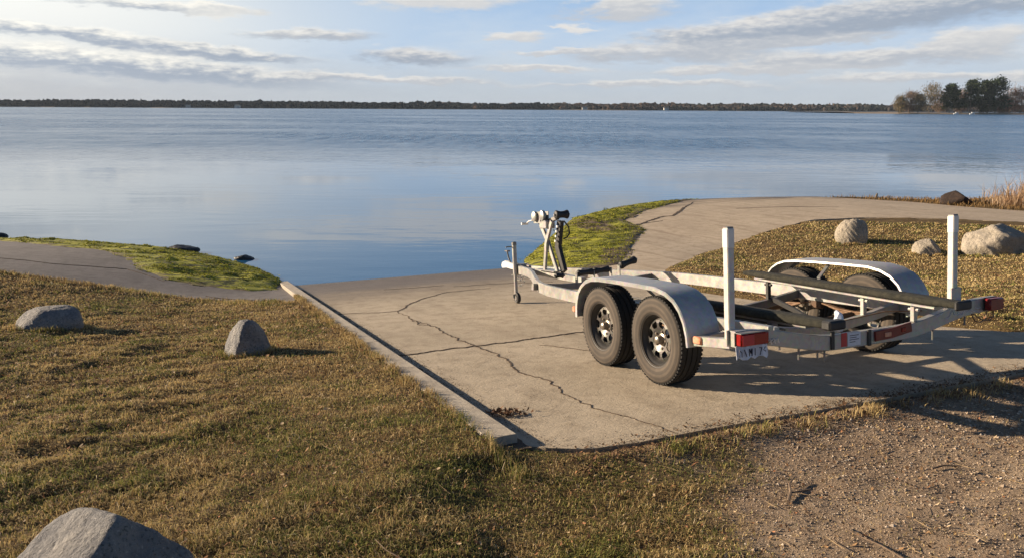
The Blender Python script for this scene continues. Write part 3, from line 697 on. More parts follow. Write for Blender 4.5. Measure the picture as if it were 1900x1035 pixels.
# main rails: straight beside the wheels, then bending in to the coupler
RZ = .455
half = [(-1.30, .80), (-.6, .84), (.6, .84), (1.5, .84), (2.0, .82), (2.35, .75), (2.7, .63), (3.1, .47), (3.6, .27), (4.0, .14), (4.35, .075), (4.55, .065)]
for s in (1, -1):
    MB().beam([(a, s*c, RZ) for a, c in half], .045, .115).build('frame_rail', M['galv'], T, True)
MB().beam([(2.75, 0, RZ-.02), (4.58, 0, RZ+.0)], .07, .07).build('tongue_beam', M['galv'], T)
MB().box((4.60, 0, RZ), (.12, .17, .15), ch=.01).build('tongue_head', M['galv'], T)
# V crossmembers
def cross(u0, z_end, z_mid, vmax=.815, name='crossmember', wd=.05, ht=.07, m='galv_dark'):
    return MB().beam([(u0, vmax, z_end), (u0, vmax*.55, (z_end+z_mid)/2-.012), (u0, .12, z_mid), (u0, -.12, z_mid), (u0, -vmax*.55, (z_end+z_mid)/2-.012), (u0, -vmax, z_end)], wd, ht).build(name, M[m], T)
cross(2.42, .46, .42); cross(.22, .44, .35); cross(-.85, .45, .34, m='galv')
MB().beam([(-.8, .05, .37), (-.2, .3, .40), (.3, .5, .42)], .03, .04).build('diagonal_brace', M['black'], T)
MB().beam([(-.8, -.05, .37), (-.3, -.3, .40), (.25, -.55, .42)], .03, .04).build('diagonal_brace', M['black'], T)
# rear crossmember with dipped middle and light wings
rb = []
for v in np.linspace(1.15, -1.27, 29):
    t = 1-min(abs(v)/1.1, 1); z = .475-.115*sstep(np.array(t*1.35)); rb.append((-1.30, float(v), float(z)))
rear = MB().beam(rb, .055, .10).build('rear_crossmember', M['galv'], T, True)
# suspension
for u0 in (.397, -.397):
    MB().tube([(u0, 1.0, .33), (u0, .5, .30), (u0, -.5, .30), (u0, -1.0, .33)], .03, 12).build('axle', M['axle'], T, True)
for s in (1, -1):
    for u0 in (.397, -.397):
        mb = MB()
        for k in range(3):
            L = .33-.08*k; mb.beam([(u0-L, s*.84, .385-.018*k), (u0-L*.5, s*.84, .355-.016*k), (u0, s*.84, .345-.014*k), (u0+L*.5, s*.84, .355-.016*k), (u0+L, s*.84, .385-.018*k)], .045, .011)
        mb.build('leaf_spring', M['rust'], T)
    MB().box((0, s*.84, .37), (.12, .05, .07), ch=.008).build('equaliser', M['axle'], T)
# wheels
TR, RR_ = .3275, .205
def make_wheel():
    hub_w = .0
    prof = [(.196, -.088), (.205, -.096), (.225, -.103), (.262, -.105), (.292, -.101), (.312, -.092), (.3235, -.080)]
    tread = []
    for k, v in enumerate([-.076, -.050, -.047, -.035, -.032, -.004, .004, .032, .035, .047, .050, .076]):
        rr = TR-.0015*abs(v)/.08; inner = k in ()
        tread.append((rr, v))
    grooved = [(TR-.003, -.076), (TR-.001, -.052), (TR-.010, -.050), (TR-.010, -.040), (TR, -.038), (TR, -.006), (TR-.010, -.004), (TR-.010, .004), (TR, .006), (TR, .038), (TR-.010, .040), (TR-.010, .050), (TR-.001, .052), (TR-.003, .076)]
    full = prof+grooved+[(r, -v) for r, v in prof[::-1]]
    wheel = empty('wheel_tmp')
    tb = MB(); tb.lathe([(.190, -.086)]+full+[(.190, .086)], 'v', n=64, closed=True)
    # tread sipes on the shoulders
    for i in range(64):
        a = 2*math.pi*(i+.5)/64; c, s_ = math.cos(a), math.sin(a)
        for sg in (-1, 1):
            rot = Matrix(((c, 0, s_), (0, 1, 0), (-s_, 0, c)))
            tb.box(((TR-.004)*c, sg*.078, -(TR-.004)*s_), (.010, .022, .018), rot)
    return tb
tyre_mb = make_wheel()
rim_mb = MB(); rim_mb.lathe([(.204, .094), (.206, .088), (.198, .082), (.188, .070), (.172, .052), (.168, .0), (.172, -.06), (.196, -.09), (.190, -.092), (.166, -.06), (.160, 0), (.166, .05), (.182, .068), (.192, .080), (.198, .092)], 'v', n=48, closed=True)
disc_mb = MB()
def ring(mb, r0, r1, v0, v1, th, n=48):
    mb.lathe([(r0, v0), (r1, v1), (r1, v1-th), (r0, v0-th)], 'v', n=n, closed=True)
ring(disc_mb, .040, .094, .030, .052, .008); ring(disc_mb, .138, .172, .052, .028, .008)
NS = 8
for i in range(NS):          # spokes between the oval windows
    a = 2*math.pi*i/NS
    for (ra, rb_, wa, wb, va, vb) in ((.088, .105, .040, .026, .051, .054), (.105, .125, .026, .026, .054, .055), (.125, .146, .026, .055, .055, .050)):
        V = []
        for r_, w_, v_ in ((ra, wa, va), (rb_, wb, vb)):
            for sx_ in (-1, 1):
                for dv in (0, -.009):
                    x = r_*math.cos(a)-sx_*w_*math.sin(a)*.5; z = r_*math.sin(a)+sx_*w_*math.cos(a)*.5
                    V.append((x, v_+dv, z))
        disc_mb.add(V, [(0, 2, 6, 4), (1, 5, 7, 3), (0, 4, 5, 1), (2, 3, 7, 6), (0, 1, 3, 2), (4, 6, 7, 5)])
hub_mb = MB().lathe([(0, .088), (.020, .086), (.030, .078), (.033, .060), (.036, .038), (.046, .034), (.046, .01), (0, .01)], 'v', n=24)
for i in range(5):
    a = 2*math.pi*i/5+.3; hub_mb.lathe([(0, .052), (.009, .051), (.010, .046), (.010, .028), (0, .028)], 'v', c=(.066*math.cos(a), 0, .066*math.sin(a)), n=6)
first = None
WH = []
for s in (1, -1):
    for u0 in (.397, -.397):
        c = (u0, s*1.03, TR)
        if first is None:
            rim = rim_mb.build('wheel', M['black'], T, True); rim.location = c
            ty = tyre_mb.build('tyre', M['tyre'], rim, True, autosm=30); ds = disc_mb.build('wheel_disc', M['rim'], rim, True, autosm=30); hb = hub_mb.build('hub', M['brass'], rim, True)
            first = (rim, ty, ds, hb)
        else:
            rim = first[0].copy(); COL.objects.link(rim); rim.parent = T; rim.location = c
            for ch in first[1:]:
                k = ch.copy(); COL.objects.link(k); k.parent = rim
        rim.rotation_euler = (0, random.uniform(0, 6), 0 if s > 0 else math.pi)
# fenders
FP = [(-.875, .355), (-.865, .43), (-.835, .52), (-.785, .60), (-.71, .665), (-.61, .708), (-.48, .732), (-.2, .738), (.1, .740), (.33, .738), (.46, .728), (.56, .700), (.64, .655), (.70, .595), (.735, .52), (.75, .45), (.752, .37)]
def fender(s):
    mb = MB(); V = []; prof = []
    # cross-section from the outer lip to the inner edge, (dv, d inwards)
    sec = [(1.172, .030), (1.176, .006), (1.168, -.001), (1.150, 0), (.915, 0), (.898, .004), (.895, .02), (.899, .02), (.905, .008), (.915, .004), (1.150, .004), (1.166, .006), (1.168, .030)]
    n_ = len(FP); k = len(sec)
    for i, (u0, w0) in enumerate(FP):
        a = Vector(FP[max(i-1, 0)]); b_ = Vector(FP[min(i+1, n_-1)]); t = (b_-a).normalized(); nr = Vector((-t.y, t.x))   # outward
        for v_, d in sec:
            p = Vector((u0, w0))-nr*d; V.append((p.x, s*v_, p.y))
    Fs = []
    for i in range(n_-1):
        for j in range(k):
            a = i*k+j; b2 = i*k+(j+1) % k; Fs.append((a, b2, b2+k, a+k))
    Fs += [tuple(range(k)), tuple((n_-1)*k+j for j in range(k))]
    mb.add(V, Fs); f = mb.build('fender', M['fender'], T, True, autosm=30)
    # rear and front support steps
    MB().beam([(-.885, s*1.14, .40), (-.90, s*.84, .42)], .05, .05, ch=.005).build('fender_bracket', M['galv'], f)
    MB().beam([(.765, s*1.12, .42), (.78, s*.86, .43)], .04, .04, ch=.005).build('fender_bracket', M['galv'], f)
    MB().beam([(0, s*1.0, .728), (0, s*.86, .60), (0, s*.85, .50)], .04, .012).build('fender_strut', M['galv_dark'], f)
    return f
fender(1); fender(-1)
# step between the fender and the rear wing
MB().beam([(-.90, 1.12, .40), (-1.275, 1.13, .44)], .06, .065).build('side_step', M['galv'], T)
MB().beam([(-.90, -1.12, .40), (-1.275, -1.13, .44)], .06, .065).build('side_step', M['galv'], T)
def light(name, c, size, m, label=None, housing=True, rot=None):
    hs = MB().box(c, size, rot, ch=.008).build(name, M[m], T, True)
    if label: hs['label'] = label
    if housing:
        MB().box((c[0]+size[0]*.5+.006, c[1], c[2]), (.012, size[1]*1.04, size[2]*1.1), ch=.004).build('lamp_housing', M['black'], hs)
    return hs
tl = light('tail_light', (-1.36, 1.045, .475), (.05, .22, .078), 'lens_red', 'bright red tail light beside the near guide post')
MB().box((-1.387, 1.10, .475), (.004, .09, .064), ch=.002).build('sunlit_lens_half', M['red_paint'], tl)  # brighter red plate paints the sunlit left half of the darker lens
MB().box((-1.36, 1.045, .517), (.052, .222, .006)).build('lamp_top', M['galv_dark'], tl)
light('tail_light', (-1.36, -1.185, .480), (.05, .15, .088), 'lens_red_dark', 'dull red tail light on the far wing')
light('side_marker', (-.955, 1.155, .415), (.085, .03, .05), 'amber', 'faded amber marker below the near fender', False)
light('side_marker', (.80, 1.15, .43), (.05, .03, .05), 'amber', None, False)
light('side_marker', (.80, -1.15, .43), (.05, .03, .05), 'amber', None, False)
# identification light bar and stickers on the rear crossmember
rlb = MB(); rlb.beam([(-1.335, -.02, .365), (-1.335, -.18, .372), (-1.335, -.36, .395)], .014, .07)
rlb = rlb.build('light_bar', M['lens_red_dark'], T)
MB().box((-1.345, -.13, .368), (.008, .06, .03), ch=.003).build('lens', M['amber'], rlb)
MB().box((-1.345, -.28, .385), (.008, .04, .03), ch=.003).build('lens', M['lens_red'], rlb)
stk = MB().box((-1.3285, .255, .372), (.002, .05, .092)).build('red_sticker', M['red_paint'], T)
stw = MB().box((-1.3287, .165, .368), (.002, .115, .090)).build('white_sticker', M['plate'], T)
mb = MB()
for k, (dv, dz_, ww) in enumerate([(.0, .026, .08), (.01, .012, .06), (.0, -.002, .085), (.015, -.018, .05)]): mb.box((-1.3300, .165+dv, .368+dz_), (.0008, ww, .005))
mb.build('print', M['ink'], stw)
MB().box((-1.332, .36, .38), (.012, .03, .12), ch=.002).build('strap_band', M['black'], T)
MB().box((-1.332, .03, .362), (.012, .03, .11), ch=.002).build('strap_band', M['black'], T)
MB().box((-1.334, .88, .475), (.012, .045, .115), ch=.003).build('weld_plate', M['galv'], T)
# chalky scuffs on the far wing
mb = MB(); rr = random.Random(5)
for k in range(10):
    v0 = -.62-.045*k; z0 = .43+.0022*k+rr.uniform(-.02, .02); mb.beam([(-1.329, v0, z0), (-1.3295, v0-.03, z0+rr.uniform(-.02, .03)), (-1.329, v0-.055, z0+rr.uniform(-.01, .02))], .002, .004, ch=.0005)
mb.build('scuff_marks', M['chalk'], T)
# drips, bolts and clamps below the crossmember
for v0, L in ((.78, .0), (.62, .05), (.46, .035), (.40, .05), (-.62, .06), (-.95, .05)):
    z0 = .475-.115*float(sstep(np.array((1-min(abs(v0)/1.1, 1))*1.35)))
    MB().tube([(-1.30, v0, z0-.05), (-1.30, v0, z0-.075-L)], .007, 6).build('u_bolt', M['galv_dark'], T)
# licence plate, bent, hanging under the near tail light
lp = MB(); N = 10
V = []; 
for i in range(N+1):
    v = 1.165-.25*i/N; dz_ = .008*math.sin(i*1.9); du = .012*math.sin(i*1.3)
    V += [(-1.345+du, v, .432+dz_), (-1.355+du, v, .352+dz_*1.4), (-1.342+du, v, .432+dz_), (-1.352+du, v, .352+dz_*1.4)]
Fs = []
for i in range(N):
    a = 4*i; b_ = a+4; Fs += [(a, b_, b_+1, a+1), (a+2, a+3, b_+3, b_+2), (a, a+2, b_+2, b_), (a+1, b_+1, b_+3, a+3)]
Fs += [(0, 1, 3, 2), (4*N, 4*N+2, 4*N+3, 4*N+1)]
lp.add(V, Fs); lp = lp.build('licence_plate', M['plate'], T, False)
mb = MB(); strokes = [[(0, 0), (0, 1), (.8, .6), (.8, 0)], [(0, 1), (.8, 0)], [(0, 0), (0, 1), (.4, .4), (.8, 1), (.8, 0)], [(.4, 1), (.4, 0)], [(0, 1), (.8, 1), (.2, 0)], [(.7, 1), (0, .6), (.7, .4), (0, 0)]]
for k, st_ in enumerate(strokes):
    v0 = 1.150-.038*k
    mb.tube([(-1.362+.006*math.sin(k*3), v0-.024*a, .368+.045*b_) for a, b_ in st_], .0032, 5)
mb.build('plate_lettering', M['ink'], lp)
mb = MB()
for k in range(3): mb.tube([(-1.345, .93-.03*k, .43), (-1.352, .90-.03*k, .455), (-1.348, .885-.03*k, .42)], .004, 5)
mb.build('plate_clip', M['white'], lp)
# guide posts: square tubes on the ends of the rear crossmember
for (v0, z0, H, cap) in ((1.118, .43, 1.155, .125), (-.905, .52, 1.135, .125)):
    p = MB().box((-1.235, v0, (z0+H)/2), (.051, .051, H-z0), ch=.006).build('guide_post', M['post'], T)
    MB().box((-1.235, v0, H-cap/2+.002), (.056, .056, cap), ch=.006).build('post_cap', M['cap'], p)
    MB().box((-1.235, v0, H+.006), (.047, .047, .012), ch=.003).build('post_plug', M['galv_dark'], p)
    MB().box((-1.262, v0, z0+.045), (.016, .10, .10), ch=.003).build('post_bracket', M['galv'], p)
# bunks
def bunk(p0, p1, wd, ht, segs=8, dv=0, name='bunk'):
    P0, P1 = Vector(p0), Vector(p1); pts = [P0.lerp(P1, i/segs) for i in range(segs+1)]
    a, b_ = wd/2, ht/2; c = .014
    pf = [(-a+c, -b_), (a-c, -b_), (a, -b_+c), (a, b_-c), (a-c, b_), (-a+c, b_), (-a, b_-c), (-a, -b_+c)]
    sc = [.80]+[1.0]*(segs-1)+[.86]
    return MB().sweep(pts, pf, scales=sc).build(name, M['carpet'], T, True, autosm=50)
fb = bunk((.50, -.50, .640), (-1.66, -.42, .575), .14, .046)
MB().beam([(.35, -.49, .597), (-1.50, -.42, .540)], .09, .018).build('bunk_board', M['galv'], fb)
MB().box((-1.675, -.42, .575), (.03, .145, .062), ch=.01).build('end_cap', M['rubber'], fb)
nb = bunk((.42, .47, .505), (-1.36, .42, .500), .14, .055)
MB().beam([(.3, .465, .467), (-1.2, .42, .462)], .09, .018).build('bunk_board', M['galv_dark'], nb)
MB().box((-1.40, .42, .500), (.08, .148, .062), ch=.012).build('end_cap', M['rubber'], nb)
for (u0, v0, z0, z1) in ((.22, -.49, .42, .60), (-.85, -.45, .40, .57), (-1.30, -.43, .42, .555)):
    br = MB(); br.box((u0, v0, (z0+z1)/2), (.035, .035, z1-z0), ch=.004); br.box((u0, v0, z1-.008), (.05, .09, .012)); br.tube([(u0-.04, v0+.0, z1-.05), (u0+.04, v0+.0, z1-.05)], .012, 6)
    br.build('bunk_bracket', M['galv' if u0 < 0 else 'black'], T)
for (u0, v0, z0, z1) in ((.22, .47, .40, .46), (-.85, .43, .38, .455)):
    MB().box((u0, v0, (z0+z1)/2), (.05, .06, z1-z0), ch=.004).build('bunk_bracket', M['galv_dark'], T)
# wrap of blue-white plastic tied round the near bunk end
mb = MB(); rr = random.Random(2)
mb.tube([(-1.30, .34, .47), (-1.33, .30, .50), (-1.30, .27, .53), (-1.25, .24, .55)], .028, 8, [1, 1.2, .95, .5])
mb.tube([(-1.28, .34, .46), (-1.31, .29, .45), (-1.30, .25, .44)], .022, 7, [.7, 1.2, .8])
mb.build('plastic_wrap', M['rag'], T, True)
# brake lines and wires
mb = MB().tube([(1.3, .5, .47), (.6, .35, .42), (.0, .42, .40), (-.6, .38, .41), (-1.1, .55, .44), (-1.28, .75, .46)], .008, 6); mb.build('cable', M['black'], T, True)
mb = MB().tube([(-.9, -.2, .40), (-1.0, -.5, .45), (-1.1, -.9, .43), (-1.30, -1.05, .41), (-1.32, -1.12, .36), (-1.33, -1.17, .355), (-1.33, -1.22, .38), (-1.32, -1.23, .43)], .005, 6); mb.build('cable', M['rust'], T, True)
mb = MB().tube([(-1.32, -.98, .44), (-1.33, -1.02, .365), (-1.33, -1.08, .35), (-1.33, -1.14, .37), (-1.32, -1.16, .43)], .0045, 6); mb.build('cable', M['rust'], T, True)
# keel rollers on the front crossmember
def roller(c, dirv_, L, r, name='roller'):
    d = Vector(dirv_).normalized(); P0 = Vector(c)-d*L/2
    pts = [P0+d*L*t for t in (0, .06, .12, .3, .45, .55, .7, .88, .94, 1)]; sc = [.8, 1.08, 1.08, .86, .8, .8, .86, 1.08, 1.08, .8]
    o = MB().tube(pts, r, 14, sc, up=(1, 0, 0)).build(name, M['rubber'], T, True, autosm=60)
    MB().tube([P0-d*.02, P0+d*(L+.02)], .011, 8, up=(1, 0, 0)).build('roller_pin', M['galv'], o); return o
roller((2.42, .16, .565), (0, 1, -.04), .20, .036); roller((2.42, -.05, .575), (0, 1, -.06), .20, .036)
roller((2.42, -.40, .635), (0, 1, -.28), .22, .042); roller((2.55, .42, .54), (0, 1, .05), .10, .03)
for v0, z1 in ((.27, .60), (.055, .60), (-.17, .62), (-.28, .63)): MB().box((2.42, v0, (.44+z1)/2-.02), (.05, .012, z1-.44), ch=.002).build('roller_bracket', M['galv'], T)
# winch stand
ws = MB()
ws.beam([(3.86, .02, 1.12), (3.63, .02, .86), (3.40, .02, .50)], .060, .03, up=(0, 1, 0))
ws.beam([(3.44, .05, 1.13), (3.62, .05, .86), (3.70, .05, .50)], .060, .03, up=(0, 1, 0))
ws = ws.build('winch_stand', M['galv'], T)
MB().beam([(3.38, -.04, 1.12), (3.47, -.04, .80), (3.33, -.04, .50)], .10, .05, up=(0, 1, 0)).build('stand_leg', M['black'], ws)
MB().box((3.62, .02, .505), (.55, .16, .012), ch=.003).build('base_plate', M['galv'], ws)
wn = MB(); wn.box((3.74, .03, 1.12), (.34, .10, .035), ch=.006)
wn.box((3.80, .085, 1.175), (.20, .010, .15), ch=.003); wn.box((3.80, -.035, 1.175), (.20, .010, .15), ch=.003); wn.box((3.62, .03, 1.08), (.20, .13, .09), ch=.01)
wn = wn.build('winch', M['galv'], T)
MB().lathe([(0, -.05), (.05, -.05), (.052, -.045), (.030, -.04), (.030, .04), (.052, .045), (.05, .05), (0, .05)], 'v', c=(3.80, .025, 1.185), n=20).build('drum', M['galv'], wn, True)
MB().lathe([(0, -.036), (.043, -.036), (.043, .036), (0, .036)], 'v', c=(3.80, .025, 1.185), n=20).build('strap_roll', M['black'], wn, True)
MB().lathe([(0, .092), (.060, .092), (.066, .10), (.066, .125), (.04, .14), (.02, .142), (0, .142)], 'v', c=(3.82, 0, 1.19), n=20).build('gear_cover', M['galv'], wn, True)
hd = MB().tube([(3.90, .11, 1.14), (3.95, .13, 1.13), (4.02, .14, 1.10)], .009, 8); hd.tube([(4.02, .12, 1.10), (4.02, .21, 1.10)], .017, 10); hd.build('crank_handle', M['white'], wn, True)
# arm and bow roller
MB().beam([(3.62, -.01, 1.13), (3.40, -.01, 1.17)], .05, .05).build('roller_arm', M['galv_dark'], T)
MB().lathe([(0, .06), (.06, .06), (.065, .07), (.065, .10), (.03, .11), (0, .11)], 'v', c=(3.66, -.01, 1.20), n=20).build('ratchet_wheel', M['galv'], wn, True)
br_ = roller((3.36, -.05, 1.205), (0, 1, 0), .18, .052, 'bow_roller')
MB().tube([(3.42, -.02, 1.12), (3.34, -.07, 1.12), (3.30, -.11, 1.05), (3.31, -.125, .97), (3.36, -.11, .92), (3.40, -.08, .90)], .010, 7).build('winch_strap', M['black'], T, True)
for k, (z0, u0) in enumerate([(1.06, 3.37), (1.0, 3.40), (.94, 3.42), (.88, 3.44)]): MB().lathe([(0, .0), (.016, .0), (.016, .02), (0, .02)], 'v', c=(u0, .0, z0), n=8).build('stand_bolt', M['white'], ws, True)
# tongue jack with its small wheel
JU, JV = 4.52, .115
jk = MB().tube([(JU, JV, .40), (JU, JV, .80)], .031, 16).build('tongue_jack', M['galv'], T, True)
MB().tube([(JU, JV, .12), (JU, JV, .41)], .024, 14).build('inner_tube', M['galv'], jk, True)
MB().lathe([(0, .0), (.034, 0), (.034, .035), (.02, .045), (0, .048)], 'w', c=(JU, JV, .80), n=16).build('jack_cap', M['galv_dark'], jk, True)
hd = MB().tube([(JU, JV, .775), (JU+.02, JV+.08, .78), (JU+.02, JV+.12, .775)], .008, 8); hd.build('crank', M['galv_dark'], jk, True)
MB().box((JU, JV-.04, .47), (.11, .03, .12), ch=.005).build('mount', M['galv'], jk)
MB().beam([(JU, JV+.03, .12), (JU-.01, JV+.035, .07)], .04, .006).build('fork', M['galv'], jk)
jw = MB().lathe([(.028, -.022), (.062, -.026), (.072, -.018), (.074, 0), (.072, .018), (.062, .026), (.028, .022)], 'v', c=(JU-.035, JV, .074), n=24, closed=True).build('jack_wheel', M['rubber'], jk, True)
MB().lathe([(0, -.03), (.03, -.028), (.03, .028), (0, .03)], 'v', c=(JU-.035, JV, .074), n=14).build('wheel_hub', M['galv_dark'], jw, True)
# coupler
cp = MB(); cp.sweep([(4.62, 0, RZ+.02), (4.85, 0, RZ+.025), (5.0, 0, RZ+.04), (5.10, 0, RZ+.04), (5.16, 0, RZ+.03), (5.185, 0, RZ+.02)],
         [(-.05, -.04), (.05, -.04), (.055, -.01), (.04, .035), (.015, .045), (-.015, .045), (-.04, .035), (-.055, -.01)], scales=[.8, .85, .95, 1.2, 1.05, .5])
cp = cp.build('coupler', M['white'], T, True, autosm=50)
lv = MB().beam([(4.96, 0, RZ+.08), (5.02, 0, RZ+.15), (5.05, 0, RZ+.22)], .022, .012); lv.box((5.05, 0, RZ+.235), (.10, .05, .02), ch=.005); lv.build('latch_lever', M['galv_dark'], cp)
# safety chains as links
def chain(p0, p1, sag, nlinks, name='safety_chain'):
    mb = MB()
    for i in range(nlinks):
        t0 = i/nlinks; c0 = Vector(p0).lerp(Vector(p1), t0+.5/nlinks); c0.z -= sag*4*(t0+.5/nlinks)*(1-t0-.5/nlinks)
        rr_ = .018; ring_ = []
        for k in range(9):
            a = 2*math.pi*k/8; d = (math.cos(a)*rr_*1.3, math.sin(a)*rr_*.7)
            ring_.append((c0.x+(d[0] if i % 2 else d[0]*.8), c0.y+(d[1] if i % 2 else 0), c0.z+(0 if i % 2 else d[1])-abs(d[0])*.2))
        mb.tube(ring_, .0048, 5)
    return tag(mb.build(name, M['galv'], T, True), kind='stuff')
chain((4.60, .09, .44), (4.72, -.10, .42), .14, 9); chain((4.55, -.09, .44), (4.78, .06, .40), .20, 10)
MB().tube([(4.66, 0, .50), (4.58, .05, .54), (4.45, .07, .52), (4.3, .06, .50)], .008, 6).build('cable', M['black'], T, True)

# ------------------------------------------------------------------ lawn, litter, gravel
def blades(name, P, Zb, H, Wd, col, lean=.55, seed=1, seg=True):
    rg = np.random.default_rng(seed); n_ = len(P); th = rg.uniform(0, 2*np.pi, n_); ln = rg.uniform(.05, 1, n_)*lean
    d = np.stack([np.cos(th), np.sin(th)], 1); fa = rg.uniform(0, 2*np.pi, n_); sx_ = np.stack([np.cos(fa), np.sin(fa)], 1)
    V = np.zeros((n_, 5, 3), np.float32); hw = Wd[:, None]*.5
    V[:, 0, :2] = P-sx_*hw; V[:, 1, :2] = P+sx_*hw; V[:, 0, 2] = V[:, 1, 2] = Zb-.006
    mid = P+d*(H*ln*.35)[:, None]; V[:, 2, :2] = mid+sx_*hw*.8; V[:, 3, :2] = mid-sx_*hw*.8; V[:, 2, 2] = V[:, 3, 2] = Zb+H*.55
    V[:, 4, :2] = P+d*(H*ln)[:, None]+sx_*(H*rg.uniform(-.4, .4, n_))[:, None]; V[:, 4, 2] = Zb+H*(1-.35*ln)
    b0 = (np.arange(n_)*5)[:, None]; L = np.concatenate([b0+[0, 1, 2, 3], b0+[3, 2, 4]], 1)
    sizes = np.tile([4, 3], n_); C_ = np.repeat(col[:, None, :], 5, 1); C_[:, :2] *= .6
    return fastmesh(name, V.reshape(-1, 3), L.ravel(), sizes, cols=C_.reshape(-1, 3))
def polar(n_, r0, r1, pw, a0, a1, rg):
    u_ = rg.random(n_); q = 2-pw; r = (r0**q+u_*(r1**q-r0**q))**(1/q); a = np.radians(rg.uniform(a0, a1, n_))
    return np.stack([r*np.sin(a), r*np.cos(a)], 1), r
def grassmask(P):
    lat, al = latal(P); e = fbm(P[:, 0]*3, P[:, 1]*3, 61, 4)*.22
    sr = sgn(P, P_RAMP); ok = (sr < -.015+np.minimum(0, e)) 
    ok |= (sr < .03) & (sr > -.05) & (al > 11) & (RNG.random(len(P)) < .5)
    ok &= ~((lat > -.15-np.maximum(0, e*.9+.02)) & (lat < .0) & (al > -6) & (al < 10.98))
    ok &= (sgn(P, P_LEFT) < e*.7) & (sgn(P, P_RIGHT) < e*.7) & (terr(P) > .05)
    return ok
PAL = np.array([(.60, .46, .215), (.43, .30, .135), (.19, .12, .058), (.38, .34, .105), (.22, .24, .064), (.065, .095, .028), (.74, .62, .42)])
def grasscol(P, rg, warm=0.):
    g1 = fbm(P[:, 0]*.7, P[:, 1]*.7, 71, 3)*2; g2 = fbm(P[:, 0]*3.1, P[:, 1]*3.9, 72, 4, .6)*2; g3 = fbm(P[:, 0]*1.9+4, P[:, 1]*2.4, 73, 4, .6)*2
    nearg = sstep((6.8-P[:, 1])/3.5)*.24*(P[:, 0] < 1)
    lat_, al_ = latal(P); warm = warm+.30*sstep(1-np.abs(al_-11.5)/1.1)*(lat_ > -.3)+.18*sstep(1-np.abs(lat_+.3)/1.2)
    green = np.clip(.30+g1*.65+g2*1.0+nearg-warm, 0, 1); br = np.clip(.32+g3*.9, 0, 1)
    r = rg.random(len(P)); r2 = rg.random(len(P)); i = np.zeros(len(P), int)
    i = np.where(r < green, np.where(r2 < .40, 3, np.where(r2 < .75, 4, 5)), np.where(r2 < br, np.where(r2 < br*.45, 2, 1), 0))
    i = np.where(rg.random(len(P)) < .025, 6, i)
    return (PAL[i]*rg.uniform(.7, 1.25, (len(P), 1))).astype(np.float32)
rg = np.random.default_rng(101)
parts_ = []
for (n_, a0, a1) in ((640000, -52, 50),):
    P, r = polar(n_, 2.3, 22, 1.55, a0, a1, rg)
    k = grassmask(P); P, r = P[k], r[k]
    gm = gravel_mask(P); keep = rg.random(len(P)) > gm*.93+.0; P, r, gm = P[keep], r[keep], gm[keep]
    hn = np.clip(.5+fbm(P[:, 0]*3.3, P[:, 1]*4.3, 81, 4, .6)*1.9, .15, 1.2)
    H = (.012+.030*hn)*rg.uniform(.5, 1.3, len(P))*(1-.45*gm); Wd = np.maximum(.0030, r*.00095)*rg.uniform(.7, 1.4, len(P))
    H = H*np.clip(1+(r-8)*.02, 1, 1.25)*(.42+.58*sstep(-sgn(P, P_RAMP)/.55))
    cl = grasscol(P, rg, warm=np.clip((P[:, 0]-1)*.5, 0, .16)+gm*.35)
    parts_.append((P, H, Wd, cl))
P, H, Wd, cl = parts_[0]
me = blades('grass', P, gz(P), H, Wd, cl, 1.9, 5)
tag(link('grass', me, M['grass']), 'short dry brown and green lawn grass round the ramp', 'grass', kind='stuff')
# taller tussocks: along the curb, the ramp's upper edge, boulder feet and the apron edge
rg = np.random.default_rng(202); TP = []
def tuft(x, y, n_, sp_): TP.append(np.column_stack([rg.normal(x, sp_, n_), rg.normal(y, sp_, n_)]))
for k in range(55):
    t = rg.uniform(.3, 1)**1.6*3.4; p = rp(t, 11.38+rg.uniform(.0, .16)); tuft(p[0], p[1], 22, .035)
for k in range(330):
    t = rg.uniform(2.5, 11.45); p = rp(-.195+rg.uniform(-.06, .035+.04*fbm(np.array([t*1.3]), np.array([3.]), 8, 3)[0]*2), t); tuft(p[0], p[1], 22, .028)
for k in range(170):
    i = rg.integers(0, len(LEFT_IN)-1); f_ = rg.random(); p = np.array(LEFT_IN[i])*(1-f_)+np.array(LEFT_IN[i+1])*f_; tuft(p[0]+rg.normal(0, .1), p[1]-abs(rg.normal(.15, .22)), 22, .07)
for (bx, by, rx) in ((-5.42, 8.5, .38), (-2.55, 6.95, .24), (-1.62, 2.42, .45), (7.75, 16.95, .36), (8.57, 15.3, .3), (9.85, 15.05, .7)):
    for k in range(34):
        a = rg.uniform(0, 6.28); tuft(bx+math.cos(a)*rx*1.03, by+math.sin(a)*rx*.93, 22, .03)
P = np.vstack(TP); lt_, at_ = latal(P); k = grassmask(P) | ((lt_ > -.3) & (lt_ < -.15-.03*rg.random(len(P))) & (at_ > 2) & (at_ < 11.0)); P = P[k]; r = np.hypot(P[:, 0], P[:, 1])
H = rg.uniform(.03, .085, len(P)); Wd = np.maximum(.0026, r*.0008)*rg.uniform(.6, 1.2, len(P))
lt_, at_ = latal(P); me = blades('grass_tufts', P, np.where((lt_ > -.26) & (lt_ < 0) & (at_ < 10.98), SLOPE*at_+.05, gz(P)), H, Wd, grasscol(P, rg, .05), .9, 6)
tag(link('grass_tufts', me, M['grass']), 'longer dry tufts of grass at the paving edges and boulder feet', 'grass', kind='stuff')

